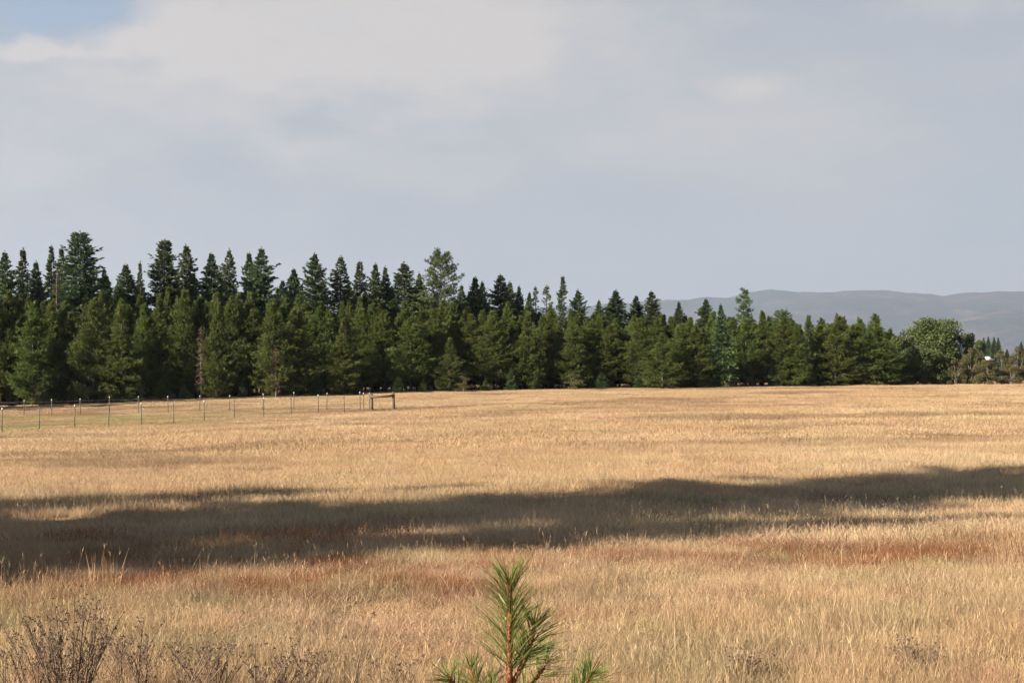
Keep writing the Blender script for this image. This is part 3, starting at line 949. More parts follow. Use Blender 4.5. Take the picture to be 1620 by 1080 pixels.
plant_px('shrub1', 1586, 552, 179, 'yellowish shrub right of the white roof', None, 'shrub', 18)
plant_px('shrub0', 1610, 546, 178, 'olive shrub at the right border of the picture', None, 'shrub', 18)
plant_px('shrub0', 1600, 575, 177, 'low brownish shrub near the right border', None, 'shrub', 18)
plant_px('shrub0', 1422, 572, 177, 'low olive bush at the foot of the dark leafy tree', None, 'shrub', 26)
plant_px('shrub0', 1556, 567, 176, 'olive shrub right in front of the white roofed shed', None, 'shrub', 18)
plant_px('shrub1', 1548, 569, 178.5, 'low shrub just below left of the white roof', None, 'shrub', 17)
for i in range(5):
    plant_px('shrub%d' % (i % 2), 1640 + i * 34, 550 + random.uniform(-8, 10), 180 + random.uniform(-2, 4), 'olive shrub beyond the right border of the view', 'shrubs beyond the right border', 'shrub', 20)
G_FAR = 'far conifers at the right'
for px, yt, y, lab in [(1556, 534, 420, 'far bluish conifer, leftmost of the small cluster at right'), (1564, 532, 440, 'far bluish conifer, second of the small cluster at right'),
                       (1572, 533, 430, 'far bluish conifer, third of the small cluster at right'), (1579, 534, 450, 'far bluish conifer, rightmost of the small cluster'),
                       (1593, 552, 420, 'low far conifer between two shrubs at right'), (1616, 540, 400, 'far dark conifer touching the right border')]:
    plant_px('spruce0', px, yt, y, lab, G_FAR, 'tree', 14)

# trees behind and left of the camera that throw the shadow across the grass
NDIR = (-LDIR[1], LDIR[0])
G_SHADE = 'trees standing left behind the camera'


def shade_tree(key, tip_t, n, h, label, widen=1.0):
    base = tip_t - h / math.tan(SUN_EL)
    plant(key, base * LDIR[0] + n * NDIR[0], base * LDIR[1] + n * NDIR[1], h, label, G_SHADE, 'tree', None, widen)


shade_tree('fir1', 48.0, 18.4, 24.0, 'tall fir left of the camera throwing the long shadow', 0.95)
shade_tree('ragged', 33.0, 16.6, 21.0, 'ragged fir left of the camera beside the tall one', 0.85)
shade_tree('ragged', 12.0, 24.2, 17.0, 'shorter ragged fir left of the camera', 1.25)
shade_tree('club', 18.0, 16.0, 18.0, 'broad fir left of the camera', 0.75)
shade_tree('fir0', 15.5, 13.4, 18.0, 'lower fir left of the camera', 0.95)

# ------------------------------------------------------------------ small white roofed shed among the far shrubs
m_white = rough_mat('white_metal_roof', (0.72, 0.72, 0.70), (0.82, 0.82, 0.80), 2.0, rough=0.5, bump=0.05)
m_board = rough_mat('shed_boards', (0.10, 0.08, 0.06), (0.16, 0.13, 0.10), 3.0, (1, 1, 6))
sx, sy = at_px(1555, 330.0), 330.0
sz = float(ground_z(sx, sy))
top = EYE + (HOR - 564) / FPX * sy
shed = tag(empty('shed', (sx, sy, sz), 0.25), 'small shed with white roof half hidden behind the shrubs at right', 'shed')
eave = top - sz - 0.8
b = MB(); b.box((0, 0, eave / 2), (3.0, 4.0, eave)); obj('wall', b.mesh('shed_wall', m_board), shed)
b = MB()
b.add([(-1.7, -2.3, eave), (1.7, -2.3, eave), (0, -2.3, eave + 0.8), (-1.7, 2.3, eave), (1.7, 2.3, eave), (0, 2.3, eave + 0.8)],
      [(0, 2, 5, 3), (1, 4, 5, 2), (0, 3, 4, 1)], [(0, 1, 2), (3, 5, 4)])
obj('roof', b.mesh('shed_roof', m_white), shed)
b = MB(); b.box((0.3, -2.02, 1.0), (0.9, 0.06, 2.0)); obj('door', b.mesh('shed_door', m_board), shed)

# ------------------------------------------------------------------ paddock fence
m_post = rough_mat('steel_fence_post', (0.035, 0.040, 0.030), (0.08, 0.075, 0.055), 20.0, rough=0.6, bump=0.1)
m_cap = rough_mat('white_post_tip', (0.55, 0.55, 0.52), (0.70, 0.70, 0.66), 10.0, rough=0.5, bump=0.02)
m_wire = rough_mat('fence_wire', (0.20, 0.19, 0.17), (0.34, 0.32, 0.29), 30.0, rough=0.5, bump=0.0, metal=0.6)
m_wood = rough_mat('weathered_rail', (0.045, 0.030, 0.021), (0.11, 0.075, 0.05), 8.0, (1, 1, 5))


def t_post_mesh(h):
    b = MB()
    b.box((0, 0, h / 2 - 0.1), (0.056, 0.020, h + 0.2))
    b.box((0, 0.034, h / 2 - 0.1), (0.022, 0.045, h + 0.2))
    for k in range(10):
        b.box((0, -0.016, 0.2 + k * (h - 0.3) / 10), (0.05, 0.012, 0.03))
    return b.mesh('fence_post', m_post)


def cap_mesh(h):
    b = MB()
    b.box((0, 0.012, h - 0.012), (0.066, 0.066, 0.075))
    b.box((0, 0.012, h + 0.037), (0.050, 0.046, 0.020))
    return b.mesh('post_tip', m_cap)


PH = 1.42
pm, cm_ = t_post_mesh(PH), cap_mesh(PH)


def fence(name, posts, label, tip_every=1):
    """posts: list of (column, distance)"""
    x0, y0 = at_px(posts[0][0], posts[0][1]), posts[0][1]
    root = tag(empty(name, (x0, y0, float(ground_z(x0, y0)))), label, 'fence')
    o = np.array(root.location)
    pts = []
    for i, (px, y) in enumerate(posts):
        x = at_px(px, y)
        z = float(ground_z(x, y))
        k = random.uniform(0.96, 1.06)
        p = obj('post', pm, root)
        p.location = (x - o[0], y - o[1], z - o[2])
        p.rotation_euler = (random.uniform(-0.02, 0.02), random.uniform(-0.03, 0.03), random.uniform(-0.2, 0.2))
        p.scale = (1, 1, k)
        if i % tip_every == 0:
            obj('post_tip', cm_, p)
        pts.append((x - o[0], y - o[1], z - o[2]))
    pts = np.array(pts)
    for hh in (0.30, 0.62, 0.94, 1.24):
        b = MB()
        q = []
        for a, c in zip(pts[:-1], pts[1:]):
            for f in (0.0, 0.33, 0.66):
                q.append(a * (1 - f) + c * f + np.array([0, -0.03, hh - 0.05 * math.sin(f * math.pi)]))
        q.append(pts[-1] + np.array([0, -0.03, hh]))
        b.tube(q, 0.006, 3, cap=False)
        obj('wire', b.mesh('fence_wire', m_wire), root)
    return root


near_px = [-108, -52, 3, 62, 118, 172, 224, 275, 323, 371, 417, 461, 504, 545]
near_y = np.interp(near_px, FENCE_PX, FENCE_Y)
far_px = [-98, -52, -8, 38, 82, 127, 173, 219, 266, 316, 363, 416, 465, 517, 570]
far_y = np.interp(far_px, [-98, 38, 416, 517, 570], [129, 127, 125, 119.5, 114.0])
fence('wire_fence', list(zip(near_px, near_y)), 'near line of dark steel fence posts and wire rising towards the wooden brace', 2)
fence('wire_fence', list(zip(far_px, far_y)), 'far line of white tipped fence posts along the foot of the wood')

# wooden brace with its rail and the tipped posts beside it
by = 112.0
bx = at_px(588, by)
bz = float(ground_z(bx, by))
brace = tag(empty('fence_brace', (bx, by, bz)), 'wooden fence brace with one top rail and two stout posts', 'fence')
span = at_px(622.5, by) - bx
for dx, hgt in ((0.0, 1.36), (span, 1.46)):
    gz_ = float(ground_z(bx + dx, by)) - bz
    b = MB()
    b.tube([(dx + (0.05 if dx else 0.0), 0, gz_ - 0.3), (dx + 0.02, 0, gz_ + 0.5), (dx - 0.03 if dx else 0, 0, gz_ + hgt)], [0.125, 0.115, 0.105], 8)
    obj('post', b.mesh('brace_post', m_wood, True), brace)
b = MB()
b.tube([(-0.15, -0.16, 1.13), (span * 0.5, -0.165, 1.17), (span + 0.12, -0.16, 1.25)], [0.095, 0.10, 0.095], 7)
obj('rail', b.mesh('brace_rail', m_wood, True), brace)
for k, hh in enumerate((0.35, 0.8)):
    b = MB(); b.tube([(0, -0.1, hh), (span, -0.1, hh + 0.06)], 0.006, 3, cap=False)
    obj('wire', b.mesh('brace_wire', m_wire), brace)
for px, y, lab in [(575, 113.2, 'white tipped steel post just left of the wooden brace'), (584.5, 112.5, 'white tipped steel post leaning on the wooden brace')]:
    x = at_px(px, y)
    r = tag(empty('fence_post', (x, y, float(ground_z(x, y)))), lab, 'post', 'loose posts by the brace')
    obj('post', pm, r)
    obj('post_tip', cm_, r)

# ------------------------------------------------------------------ grass of the field
def grass_mat(name, inst=True, trans=0.35):
    m, N, L = new_mat(name)
    at = N.new('ShaderNodeAttribute'); at.attribute_name = 'hue'; at.attribute_type = 'INSTANCER' if inst else 'GEOMETRY'
    ti = N.new('ShaderNodeAttribute'); ti.attribute_name = 'tint'
    mr = N.new('ShaderNodeMapRange'); mr.inputs['To Min'].default_value = 0.55; mr.inputs['To Max'].default_value = 1.40
    L.new(ti.outputs['Fac'], mr.inputs['Value'])
    sc = N.new('ShaderNodeVectorMath'); sc.operation = 'SCALE'
    L.new(at.outputs['Vector'], sc.inputs[0]); L.new(mr.outputs[0], sc.inputs['Scale'])
    bs = N.new('ShaderNodeBsdfPrincipled'); bs.inputs['Roughness'].default_value = 0.6; bs.inputs['Specular IOR Level'].default_value = 0.25
    L.new(sc.outputs[0], bs.inputs['Base Color'])
    tr = N.new('ShaderNodeBsdfTranslucent'); L.new(sc.outputs[0], tr.inputs['Color'])
    ms = N.new('ShaderNodeMixShader'); ms.inputs[0].default_value = trans
    L.new(bs.outputs[0], ms.inputs[1]); L.new(tr.outputs[0], ms.inputs[2])
    out = N.new('ShaderNodeOutputMaterial'); L.new(ms.outputs[0], out.inputs['Surface'])
    return m


M_GRASS = grass_mat('dry_grass_blades')


def blades(b, n, spread, hgt, width, seed, lean=0.35, seedhead=0.0, curl=0.5, tufts=0, tuft_r=0.06):
    """n curved ribbons growing from a disc, gathered in tufts when asked"""
    r_ = np.random.default_rng(seed)
    hf = np.ones(n)
    tb = np.full(n, 0.5)
    if tufts:
        a, q = r_.random(tufts) * 6.283, np.minimum(np.sqrt(r_.random(tufts)), r_.random(tufts) ** 0.4) * spread
        tc_ = np.stack([np.cos(a) * q, np.sin(a) * q], 1)
        own = r_.integers(0, tufts, n)
        th = r_.uniform(0.6, 1.25, tufts)
        hf = th[own]
        tb = np.clip(r_.normal(0.5, 0.16, tufts), 0, 1)[own]
        xy = tc_[own] + r_.normal(0, tuft_r, (n, 2))
        p0 = np.concatenate([xy, np.full((n, 1), -0.02)], 1)
    else:
        a, q = r_.random(n) * 6.283, np.sqrt(r_.random(n)) * spread
        p0 = np.stack([np.cos(a) * q, np.sin(a) * q, np.full(n, -0.02)], 1)
    az = r_.random(n) * 6.283
    ln = hgt * r_.uniform(0.4, 1.1, n) * hf
    le = np.abs(r_.normal(0, lean, n))
    d = np.stack([np.cos(az) * np.sin(le), np.sin(az) * np.sin(le), np.cos(le)], 1)
    bend = np.stack([np.cos(az), np.sin(az), -0.35 * np.ones(n)], 1) * (curl * r_.uniform(0, 1, n) * ln)[:, None]
    w = width * r_.uniform(0.6, 1.3, n)
    s = np.cross(d, r_.normal(size=(n, 3)))
    s /= np.linalg.norm(s, axis=1, keepdims=True)
    segs = (0.0, 0.55, 1.0)
    wid = (0.9, 0.9, 0.15)
    V = np.empty((n, 6, 3))
    for k, (t, wk) in enumerate(zip(segs, wid)):
        c = p0 + d * (ln * t)[:, None] + bend * t * t * 0.6
        V[:, 2 * k] = c - s * (w * wk * 0.5)[:, None]
        V[:, 2 * k + 1] = c + s * (w * wk * 0.5)[:, None]
    base = np.arange(n)[:, None] * 6
    F = np.concatenate([base + np.array([0, 1, 3, 2]), base + np.array([2, 3, 5, 4])])
    tint = np.repeat(np.clip(tb + r_.normal(0, 0.17, n), 0, 1), 6)
    b.add(V.reshape(-1, 3), F, None, tint)
    m = int(n * seedhead)
    if m:
        tip = p0[:m] + d[:m] * ln[:m, None] + bend[:m] * 0.6
        for k in range(3):
            b.diamonds(tip - d[:m] * 0.015 * k, d[:m] * 1.0 + r_.normal(0, 0.25, (m, 3)), hgt * 0.13, width * 1.5, np.clip(r_.normal(0.66, 0.2, m), 0, 1), None, r_)


def proto_set(prefix, count, n, spread, hgt, width, seed, **kw):
    col = bpy.data.collections.new(prefix)
    for k in range(count):
        b = MB()
        blades(b, n, spread, hgt, width, seed + k, **kw)
        o = bpy.data.objects.new('%s_%02d' % (prefix, k), b.mesh(prefix, M_GRASS))
        col.objects.link(o)
    return col


def grass_object(name, label, col, nvar, pts, hue, scale, tilt, seed):
    r_ = np.random.default_rng(seed)
    n = len(pts)
    me = bpy.data.meshes.new(name)
    me.vertices.add(n)
    me.vertices.foreach_set('co', pts.astype(np.float32).ravel())
    rot = np.stack([r_.normal(0, tilt, n), r_.normal(0, tilt, n), r_.random(n) * 6.283], 1)
    for nm, ty, key, arr in (('rot', 'FLOAT_VECTOR', 'vector', rot), ('hue', 'FLOAT_VECTOR', 'vector', hue), ('scl', 'FLOAT_VECTOR', 'vector', scale)):
        a = me.attributes.new(nm, ty, 'POINT')
        a.data.foreach_set(key, np.asarray(arr, np.float32).ravel())
    a = me.attributes.new('pick', 'INT', 'POINT')
    a.data.foreach_set('value', r_.integers(0, nvar, n).astype(np.int32))
    me.update()
    me.materials.append(M_GRASS)
    o = obj(name, me)
    ng = bpy.data.node_groups.new(name, 'GeometryNodeTree')
    ng.interface.new_socket('Geometry', in_out='INPUT', socket_type='NodeSocketGeometry')
    ng.interface.new_socket('Geometry', in_out='OUTPUT', socket_type='NodeSocketGeometry')
    n_in, n_out = ng.nodes.new('NodeGroupInput'), ng.nodes.new('NodeGroupOutput')
    m2p = ng.nodes.new('GeometryNodeMeshToPoints')
    inst = ng.nodes.new('GeometryNodeInstanceOnPoints')
    ci = ng.nodes.new('GeometryNodeCollectionInfo')
    ci.inputs['Collection'].default_value = col
    ci.inputs['Separate Children'].default_value = True
    ci.inputs['Reset Children'].default_value = True
    ng.links.new(n_in.outputs[0], m2p.inputs['Mesh'])
    ng.links.new(m2p.outputs[0], inst.inputs['Points'])
    ng.links.new(ci.outputs[0], inst.inputs['Instance'])
    inst.inputs['Pick Instance'].default_value = True

    def attr(nm, ty):
        k = ng.nodes.new('GeometryNodeInputNamedAttribute')
        k.data_type = ty
        k.inputs['Name'].default_value = nm
        return k.outputs[0]
    ng.links.new(attr('pick', 'INT'), inst.inputs['Instance Index'])
    ng.links.new(attr('rot', 'FLOAT_VECTOR'), inst.inputs['Rotation'])
    ng.links.new(attr('scl', 'FLOAT_VECTOR'), inst.inputs['Scale'])
    ng.links.new(inst.outputs[0], n_out.inputs[0])
    md = o.modifiers.new('grass', 'NODES')
    md.node_group = ng
    return tag(o, label, 'grass', None, 'stuff')


STRAW = np.array([0.385, 0.273, 0.166])
GOLD = np.array([0.425, 0.306, 0.182])
PALE = np.array([0.455, 0.350, 0.225])
RUST = np.array([0.185, 0.088, 0.043])
BROWN = np.array([0.215, 0.145, 0.090])
SAGE = np.array([0.28, 0.245, 0.135])
GREEN = np.array([0.265, 0.250, 0.100])


def mixc(a, b, f):
    return a * (1 - f[:, None]) + b * f[:, None]


def sstep(x, a, b):
    t = np.clip((x - a) / (b - a), 0, 1)
    return t * t * (3 - 2 * t)


def field_px(x, y):
    z = ground_z(x, y)
    return 810 + x / y * FPX, HOR - (z - EYE) / y * FPX


def field_hue(x, y, r_):
    n = len(x)
    px = 810 + x / np.maximum(y, 1) * FPX
    c = mixc(np.tile(STRAW, (n, 1)), GOLD, fbm(x / 5, y / 5, 3))
    c = mixc(c, PALE, 0.55 * sstep(fbm(x / 11 + 31, y / 16 + 7, 3), 0.48, 0.70))
    # browner swaths
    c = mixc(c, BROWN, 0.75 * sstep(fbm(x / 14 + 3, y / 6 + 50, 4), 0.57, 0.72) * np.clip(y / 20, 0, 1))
    # rust red sorrel in the nearer grass
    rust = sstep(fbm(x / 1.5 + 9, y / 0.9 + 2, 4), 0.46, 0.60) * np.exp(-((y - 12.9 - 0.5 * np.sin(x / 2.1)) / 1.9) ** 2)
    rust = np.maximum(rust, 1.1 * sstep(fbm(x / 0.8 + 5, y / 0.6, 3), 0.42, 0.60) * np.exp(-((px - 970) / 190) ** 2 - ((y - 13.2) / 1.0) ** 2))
    rust = np.maximum(rust, 0.9 * sstep(fbm(x / 1.3 + 15, y / 1.1, 3), 0.30, 0.52) * np.exp(-((px - 40) / 420) ** 2 - ((y - 15.6) / 2.6) ** 2))  # sorrel at left, its dark colour also laid on to deepen the tree shadow
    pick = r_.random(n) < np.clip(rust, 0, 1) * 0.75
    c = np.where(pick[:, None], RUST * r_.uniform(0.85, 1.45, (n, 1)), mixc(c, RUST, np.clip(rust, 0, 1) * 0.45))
    odd = r_.random(n)
    near = np.clip((34 - y) / 14, 0, 1)
    c = np.where((odd < 0.10 * near)[:, None], mixc(c, BROWN, np.full(n, 0.8)), c)
    c = np.where((odd > 1 - 0.08 * near)[:, None], mixc(c, SAGE, np.full(n, 0.8)), c)
    # grey green weeds close by
    c = mixc(c, SAGE, 0.42 * sstep(fbm(x / 1.7 + 40, y / 1.4 + 11, 3), 0.50, 0.68) * np.clip((11.5 - y) / 3, 0, 1))
    # greener grass inside the paddock
    fy0 = np.interp(px, FENCE_PX, FENCE_Y)
    inside = (px < 590) & (y > fy0) & (y < 126)
    g = sstep(fbm(x / 6 + 1, y / 9 + 1, 3), 0.36, 0.60) * np.clip((560 - px) / 260, 0, 1)
    c = np.where(inside[:, None], mixc(c, GREEN, 0.75 * g), c)
    # darker weeds along the fence
    wd = np.exp(-((y - fy0 + 0.8) / 2.6) ** 2) * (px < 760) * np.clip(0.25 + 0.75 * sstep(px, 380, 540), 0, 1)
    c = mixc(c, np.array([0.15, 0.092, 0.068]), np.clip(wd, 0, 1) * 0.8 * r_.uniform(0.5, 1, n))
    c = mixc(c, np.array([0.24, 0.15, 0.10]), 0.55 * np.exp(-((y - 126.0) / 1.4) ** 2) * (px < 600) * r_.uniform(0.4, 1, n))
    c = c * (1.07 + np.clip((16 - y) / 10, 0, 1)[:, None] * np.array([-0.10, -0.16, -0.19]))
    return np.clip(c * r_.uniform(0.86, 1.14, (n, 1)) * (1 + r_.normal(0, 0.03, (n, 3))), 0.01, 0.8)


def scatter(y0, y1, dens, seed, margin=2.5, grow=0.0):
    r_ = np.random.default_rng(seed)
    area = 0.36 * 1.08 * (y1 * y1 - y0 * y0) + 2 * margin * (y1 - y0)
    n = int(area * dens)
    y = np.sqrt(r_.random(n) * (y1 * y1 - y0 * y0) + y0 * y0)
    x = (r_.random(n) * 2 - 1) * (0.36 * 1.08 * y + margin)
    return x, y, r_


# round soft edged patches of sward; neighbours overlap so that their colours run into each other
NEARP = proto_set('fine_sward', 6, 2900, 0.50, 0.165, 0.0019, 900, lean=0.82, seedhead=0.06, tufts=40, tuft_r=0.05)
MIDP = proto_set('field_sward', 6, 2600, 1.00, 0.18, 0.0046, 920, lean=0.88, seedhead=0.03, tufts=60, tuft_r=0.11)
FARP = proto_set('far_sward', 6, 3200, 2.60, 0.17, 0.011, 940, lean=0.95, tufts=160, tuft_r=0.25)

STALKP = proto_set('stalks', 6, 22, 0.50, 0.31, 0.0018, 960, lean=0.42, seedhead=0.55, curl=0.7)
for nm, lab, colp, nv, y0, y1, dens, seed, sc0 in [
    ('stalk_grass', 'scattered pale taller grass stalks with seed heads in the nearer field', STALKP, 6, 4.0, 30.0, 3.2, 34, 1.0),
    ('near_grass', 'fine dry grass and seed heads filling the foreground', NEARP, 6, 3.5, 15.2, 5.6, 31, 1.0),
    ('field_grass', 'dry golden grass across the shaded middle of the field', MIDP, 6, 14.0, 49.0, 1.35, 32, 1.0),
    ('far_field_grass', 'dry golden grass of the far field up to the wood', FARP, 6, 47.0, 181.0, 0.20, 33, 1.0),
]:
    x, y, r_ = scatter(y0, y1, dens, seed)
    keep = np.ones(len(x), bool)
    if nm == 'far_field_grass':
        keep &= y < edge_y(810 + x / y * FPX) + 5
    x, y = x[keep], y[keep]
    z = ground_z(x, y)
    patch = (0.35 + 1.3 * fbm(x / 2.2, y / 2.2, 4)) * r_.uniform(0.75, 1.2, len(x))
    px = 810 + x / y * FPX
    fy0 = np.interp(px, FENCE_PX, FENCE_Y)
    hgt = np.where((px < 590) & (y > fy0 + 0.8) & (y < 129), 0.5, 1.0)     # grazed inside the paddock
    s = sc0 * r_.uniform(0.9, 1.1, len(x))
    scl = np.stack([s, s, s * hgt * patch], 1)
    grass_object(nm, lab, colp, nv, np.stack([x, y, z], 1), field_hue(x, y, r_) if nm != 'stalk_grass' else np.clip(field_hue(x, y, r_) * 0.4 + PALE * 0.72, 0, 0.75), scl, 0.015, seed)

# ------------------------------------------------------------------ plants close to the camera
M_NEEDLE = foliage('sapling_needles', (0.075, 0.105, 0.022), (0.210, 0.235, 0.060), 0.35, 0.4, 0.0)
M_STEM = rough_mat('sapling_bark', (0.15, 0.050, 0.022), (0.30, 0.115, 0.048), 60.0, (1, 1, 0.6), 0.6, 0.8)
M_WEED = rough_mat('dead_weed_stems', (0.085, 0.058, 0.040), (0.19, 0.13, 0.09), 20.0)


def bez(p0, p1, p2, n):
    t = np.linspace(0, 1, n)[:, None]
    return np.array(p0) * (1 - t) ** 2 + 2 * np.array(p1) * t * (1 - t) + np.array(p2) * t ** 2


def shoot_stem(pts, r0, r1, scales=True, seed=0):
    b = MB()
    k = len(pts)
    rad = np.linspace(r0, r1, k)
    b.tube(pts, rad, 9)
    if scales:   # the raised leaf bases of a young pine stem
        r_ = np.random.default_rng(seed)
        n = int(k * 16)
        f = r_.random(n) * (k - 1.001)
        i = f.astype(int)
        w = (f - i)[:, None]
        c = pts[i] * (1 - w) + pts[i + 1] * w
        tg = pts[i + 1] - pts[i]
        tg /= np.linalg.norm(tg, axis=1, keepdims=True)
        o = np.cross(tg, r_.normal(size=(n, 3)))
        o /= np.linalg.norm(o, axis=1, keepdims=True)
        rr_ = np.interp(f, np.arange(k), rad)[:, None]
        b.diamonds(c + o * rr_ * 0.8, tg + o * 0.45, 0.014, 0.008, 0.5, o, r_)
    return b.mesh('shoot_stem', M_STEM, True)


def needle_mesh(pts, n_fasc, length, seed, t0=0.0, spread=0.75, tip_up=0.35, width=0.0023):
    """bundles of three long needles all along a shoot"""
    r_ = np.random.default_rng(seed)
    k = len(pts)
    b = MB()
    f = (t0 + (1 - t0) * r_.random(n_fasc)) * (k - 1.001)
    # more at the tip
    f[: n_fasc // 11] = (k - 1.001) * r_.uniform(0.94, 1.0, n_fasc // 11)
    i = f.astype(int)
    w = (f - i)[:, None]
    c = pts[i] * (1 - w) + pts[i + 1] * w
    tg = pts[i + 1] - pts[i]
    tg /= np.linalg.norm(tg, axis=1, keepdims=True)
    o = np.cross(tg, r_.normal(size=(n_fasc, 3)))
    o /= np.linalg.norm(o, axis=1, keepdims=True)
    s = f / (k - 1)
    ang = spread * (1 - tip_up * s ** 3) * r_.uniform(0.75, 1.2, n_fasc)
    d = tg * np.cos(ang)[:, None] + o * np.sin(ang)[:, None]
    for q in range(3):
        dd = d + r_.normal(0, 0.045, d.shape)
        dd /= np.linalg.norm(dd, axis=1, keepdims=True)
        ln = length * r_.uniform(0.75, 1.12, n_fasc) * (1 - 0.38 * np.clip((s - 0.88) / 0.12, 0, 1))
        side = np.cross(dd, r_.normal(size=dd.shape))
        side /= np.linalg.norm(side, axis=1, keepdims=True)
        n = n_fasc
        V = np.empty((n, 6, 3))
        bend = o * 0.08 + np.array([0, 0, -0.10]) * r_.uniform(0, 2.0, (n, 1)) + r_.normal(0, 0.05, (n, 3))
        for m, (t, wk) in enumerate(((0, 0.8), (0.55, 1.0), (1.0, 0.25))):
            cc = c + o * 0.004 + dd * (ln * t)[:, None] + bend * (ln * t * t)[:, None]
            V[:, 2 * m] = cc - side * width * 0.5 * wk
            V[:, 2 * m + 1] = cc + side * width * 0.5 * wk
        base = np.arange(n)[:, None] * 6
        F = np.concatenate([base + np.array([0, 1, 3, 2]), base + np.array([2, 3, 5, 4])])
        b.add(V.reshape(-1, 3), F, None, np.repeat(np.clip(r_.normal(0.5, 0.25, n), 0, 1), 6))
    return b.mesh('needles', M_NEEDLE)


SY = 4.5


def sap(px, py, dy=0.0):     # point of the sapling, relative to its foot
    y = SY + dy
    return np.array([(px - 806) / FPX * y, dy, EYE + (HOR - py) / FPX * y])


foot = np.array([at_px(806, SY), SY, float(ground_z(at_px(806, SY), SY))])
sapling = tag(empty('pine_sapling', tuple(foot)), 'green pine sapling with reddish stem at the bottom centre of the picture', 'sapling')


def rel(p):
    return p - np.array([0, 0, foot[2]])


main = np.concatenate([bez((0, 0, -0.05), (0.01, 0.0, 0.3), rel(sap(805, 1100)), 10)[:-1], bez(rel(sap(805, 1100)), rel(sap(808, 1000)), rel(sap(805, 914)), 22)])
obj('stem', shoot_stem(main, 0.0125, 0.0065, True, 1), sapling)
obj('needles', needle_mesh(main, 140, 0.150, 2, 0.42, 0.74, 0.3, 0.0020), sapling)
SHOOTS = [   # start, control, end (column, row, depth offset), fascicles, needle length
    ((803, 1092, 0.0), (838, 1040, 0.02), (846, 984, 0.03), 85, 0.120, 0.007),
    ((805, 1120, 0.0), (762, 1110, 0.05), (742, 1056, 0.12), 55, 0.105, 0.007),
    ((805, 1135, 0.0), (735, 1120, -0.05), (711, 1070, -0.10), 55, 0.105, 0.007),
    ((805, 1150, 0.0), (905, 1140, -0.05), (936, 1062, -0.10), 150, 0.105, 0.008),
    ((805, 1115, 0.0), (842, 1085, 0.12), (866, 1044, 0.20), 50, 0.105, 0.007),
    ((805, 1150, 0.0), (770, 1140, 0.10), (776, 1072, 0.16), 36, 0.10, 0.007),
    ((805, 1210, 0.0), (700, 1230, 0.1), (640, 1190, 0.16), 70, 0.11, 0.008),
    ((805, 1230, 0.0), (900, 1250, 0.1), (990, 1200, 0.16), 70, 0.11, 0.008),
]
for i, (a, c, e_, nf, ln, r0) in enumerate(SHOOTS):
    p = bez(rel(sap(*a)), rel(sap(*c)), rel(sap(*e_)), 14)
    s = obj('side_shoot', shoot_stem(p, r0, r0 * 0.6, True, 10 + i), sapling)
    obj('needles', needle_mesh(p, nf, ln, 30 + i, 0.25, 0.85), s)


# dead weeds: thin stems with twigs and small dry heads
def weed(name, px, dist, stems, label, seed, cat='weed', group=None):
    """stems: (top column, top row, bend, twigs)"""
    r_ = np.random.default_rng(seed)
    x = at_px(px, dist)
    z = float(ground_z(x, dist))
    root = tag(empty(name, (x, dist, z)), label, cat, group)
    for (tpx, trow, bend, twigs) in stems:
        end = np.array([at_px(tpx, dist) - x, r_.normal(0, 0.10), EYE + (HOR - trow) / FPX * dist - z])
        st = np.array([r_.normal(0, 0.02), r_.normal(0, 0.03), -0.03])
        mid = (st + end) / 2 + np.array([bend, r_.normal(0, 0.03), 0.04])
        pts = bez(st, mid, end, 12)
        b = MB()
        b.tube(pts, np.linspace(0.0048, 0.0013, 12), 5)
        hd = []
        for k in range(twigs):
            f = r_.uniform(0.35, 0.97)
            c = pts[min(11, int(f * 11))]
            a = r_.random() * 6.283
            ln = (1.1 - f) * 0.20 * r_.uniform(0.3, 1.3) + 0.012
            e2 = c + np.array([math.cos(a) * ln * 0.55, math.sin(a) * ln * 0.55, ln * 0.9])
            b.tube(np.array([c, (c + e2) / 2 + np.array([0, 0, -0.006]), e2]), [0.0016, 0.0013, 0.0009], 3, cap=False)
            hd.append(e2)
        hd.append(end)
        s = obj('stem', b.mesh('weed_stem', M_WEED, True), root)
        hb = MB()
        for c in hd:
            m = 7
            hb.diamonds(np.tile(c, (m, 1)), r_.normal(size=(m, 3)) + np.array([0, 0, 0.6]), 0.011 * r_.uniform(0.6, 1.3, m), 0.006, r_.random(m), None, r_)
        tag(obj('seed_heads', hb.mesh('seed_heads', M_WEED), s), kind='stuff')
    return root


r_ = np.random.default_rng(77)
big = []
for k in range(26):
    t = k / 25
    big.append((40 + 150 * t + r_.normal(0, 8), 985 - 70 * math.sin(t * math.pi) * r_.uniform(0.3, 1) + r_.uniform(-10, 30), r_.normal(0, 0.02), int(r_.integers(9, 18))))
weed('dead_weed_clump', 112, 6.3, big, 'large clump of dark dead weed stalks at the bottom left', 1)
weed('dead_weed', 224, 6.4, [(226, 978, 0.0, 10), (238, 1000, 0.01, 8), (250, 1012, 0.01, 6)], 'upright dark weed stalk right of the big weed clump', 2)
weed('dead_weed', 268, 6.2, [(372, 980, -0.02, 12), (395, 1004, 0.01, 10), (340, 1000, -0.03, 9), (360, 1022, 0.0, 8)], 'dark weed leaning far to the right at lower left', 3)
weed('dead_weed', 392, 6.4, [(478, 1008, 0.0, 9), (400, 1012, 0.0, 8), (430, 1030, 0.0, 7)], 'weed with one long twig pointing right, left of the sapling', 4)
weed('dead_weed', 560, 6.6, [(592, 966, -0.02, 6), (570, 1030, 0.0, 5)], 'single thin curved weed stalk left of the sapling', 5)
weed('dead_weed', 888, 6.6, [(908, 985, 0.01, 3), (900, 1030, 0.0, 3)], 'single reddish weed stalk just right of the sapling', 6)
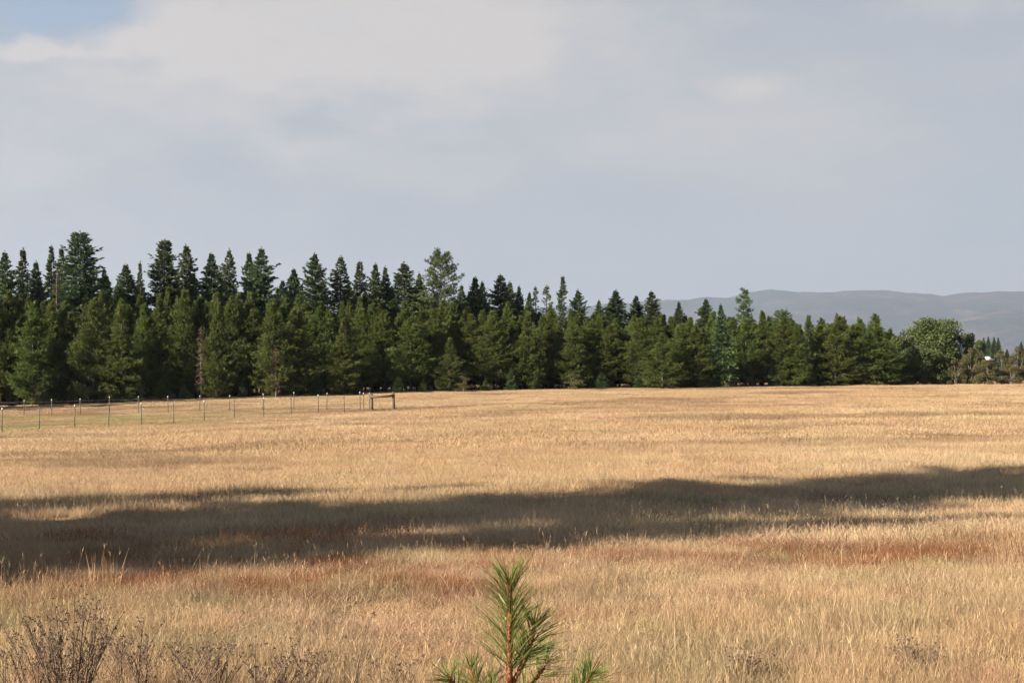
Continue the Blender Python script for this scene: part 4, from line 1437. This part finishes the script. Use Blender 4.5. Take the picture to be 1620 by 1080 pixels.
weed('dead_weed', 8, 6.3, [(5, 1030, 0.0, 8), (18, 1020, 0.0, 9), (28, 1040, 0.0, 7)], 'dead weed at the left border of the picture', 7)
def tangle(px0, px1, row, n, seed):
    q = np.random.default_rng(seed)
    return [(q.uniform(px0, px1), row + q.uniform(-22, 30), q.normal(0, 0.04), int(q.integers(8, 16))) for k in range(n)]


weed('dead_weed', 330, 6.7, tangle(250, 420, 1024, 8, 3), 'grey-brown tangle of twigs between the leaning weed and the bottom edge', 31)
weed('dead_weed', 440, 6.8, tangle(380, 520, 1040, 8, 4), 'grey-brown tangle of fine twigs left of the low brown patches', 32)
weed('dead_weed', 52, 6.9, tangle(0, 110, 1006, 8, 5), 'loose grey-brown twigs at the left of the big weed clump', 33)
weed('dead_weed', 200, 6.9, tangle(150, 260, 1016, 8, 6), 'loose grey-brown twigs between big clump and upright stalk', 34)
weed('dead_weed', 1180, 7.4, tangle(1120, 1260, 1046, 9, 7), 'sparse greyish weed at the bottom edge right of the sapling', 35)
weed('dead_weed', 1450, 7.5, tangle(1390, 1510, 1040, 9, 8), 'sparse greyish weed near the bottom right corner', 36)
weed('dead_weed', 620, 6.5, [(606, 1040, 0.0, 9), (630, 1032, 0.0, 9), (650, 1046, 0.0, 8), (670, 1040, 0.0, 8)], 'low brown weed patch directly left of the sapling', 8)
weed('dead_weed', 500, 6.5, [(470, 1046, 0.0, 9), (500, 1036, 0.0, 9), (530, 1042, 0.0, 8)], 'low brown weed patch under the curved weed stalk', 9)

# the upright straw clump standing up before the shadow
M_TUFT = grass_mat('straw_clump_blades', False)


def clump(px, dist, n, spread, hgt, width, color, label, seed, lean=0.16):
    x = at_px(px, dist)
    b = MB()
    blades(b, n, spread, hgt, width, seed, lean=lean, seedhead=0.1, curl=0.15)
    me = b.mesh('straw_clump', M_TUFT)
    a = me.attributes.new('hue', 'FLOAT_VECTOR', 'POINT')
    a.data.foreach_set('vector', np.tile(np.array(color, np.float32), (len(me.vertices), 1)).ravel())
    o = obj('straw_clump', me)
    o.location = (x, dist, float(ground_z(x, dist)))
    return tag(o, label, 'grass clump')


clump(162, 11.3, 75, 0.13, 0.36, 0.0042, (0.40, 0.26, 0.14), 'tall upright straw clump standing against the dark shadow at left', 61, 0.30)
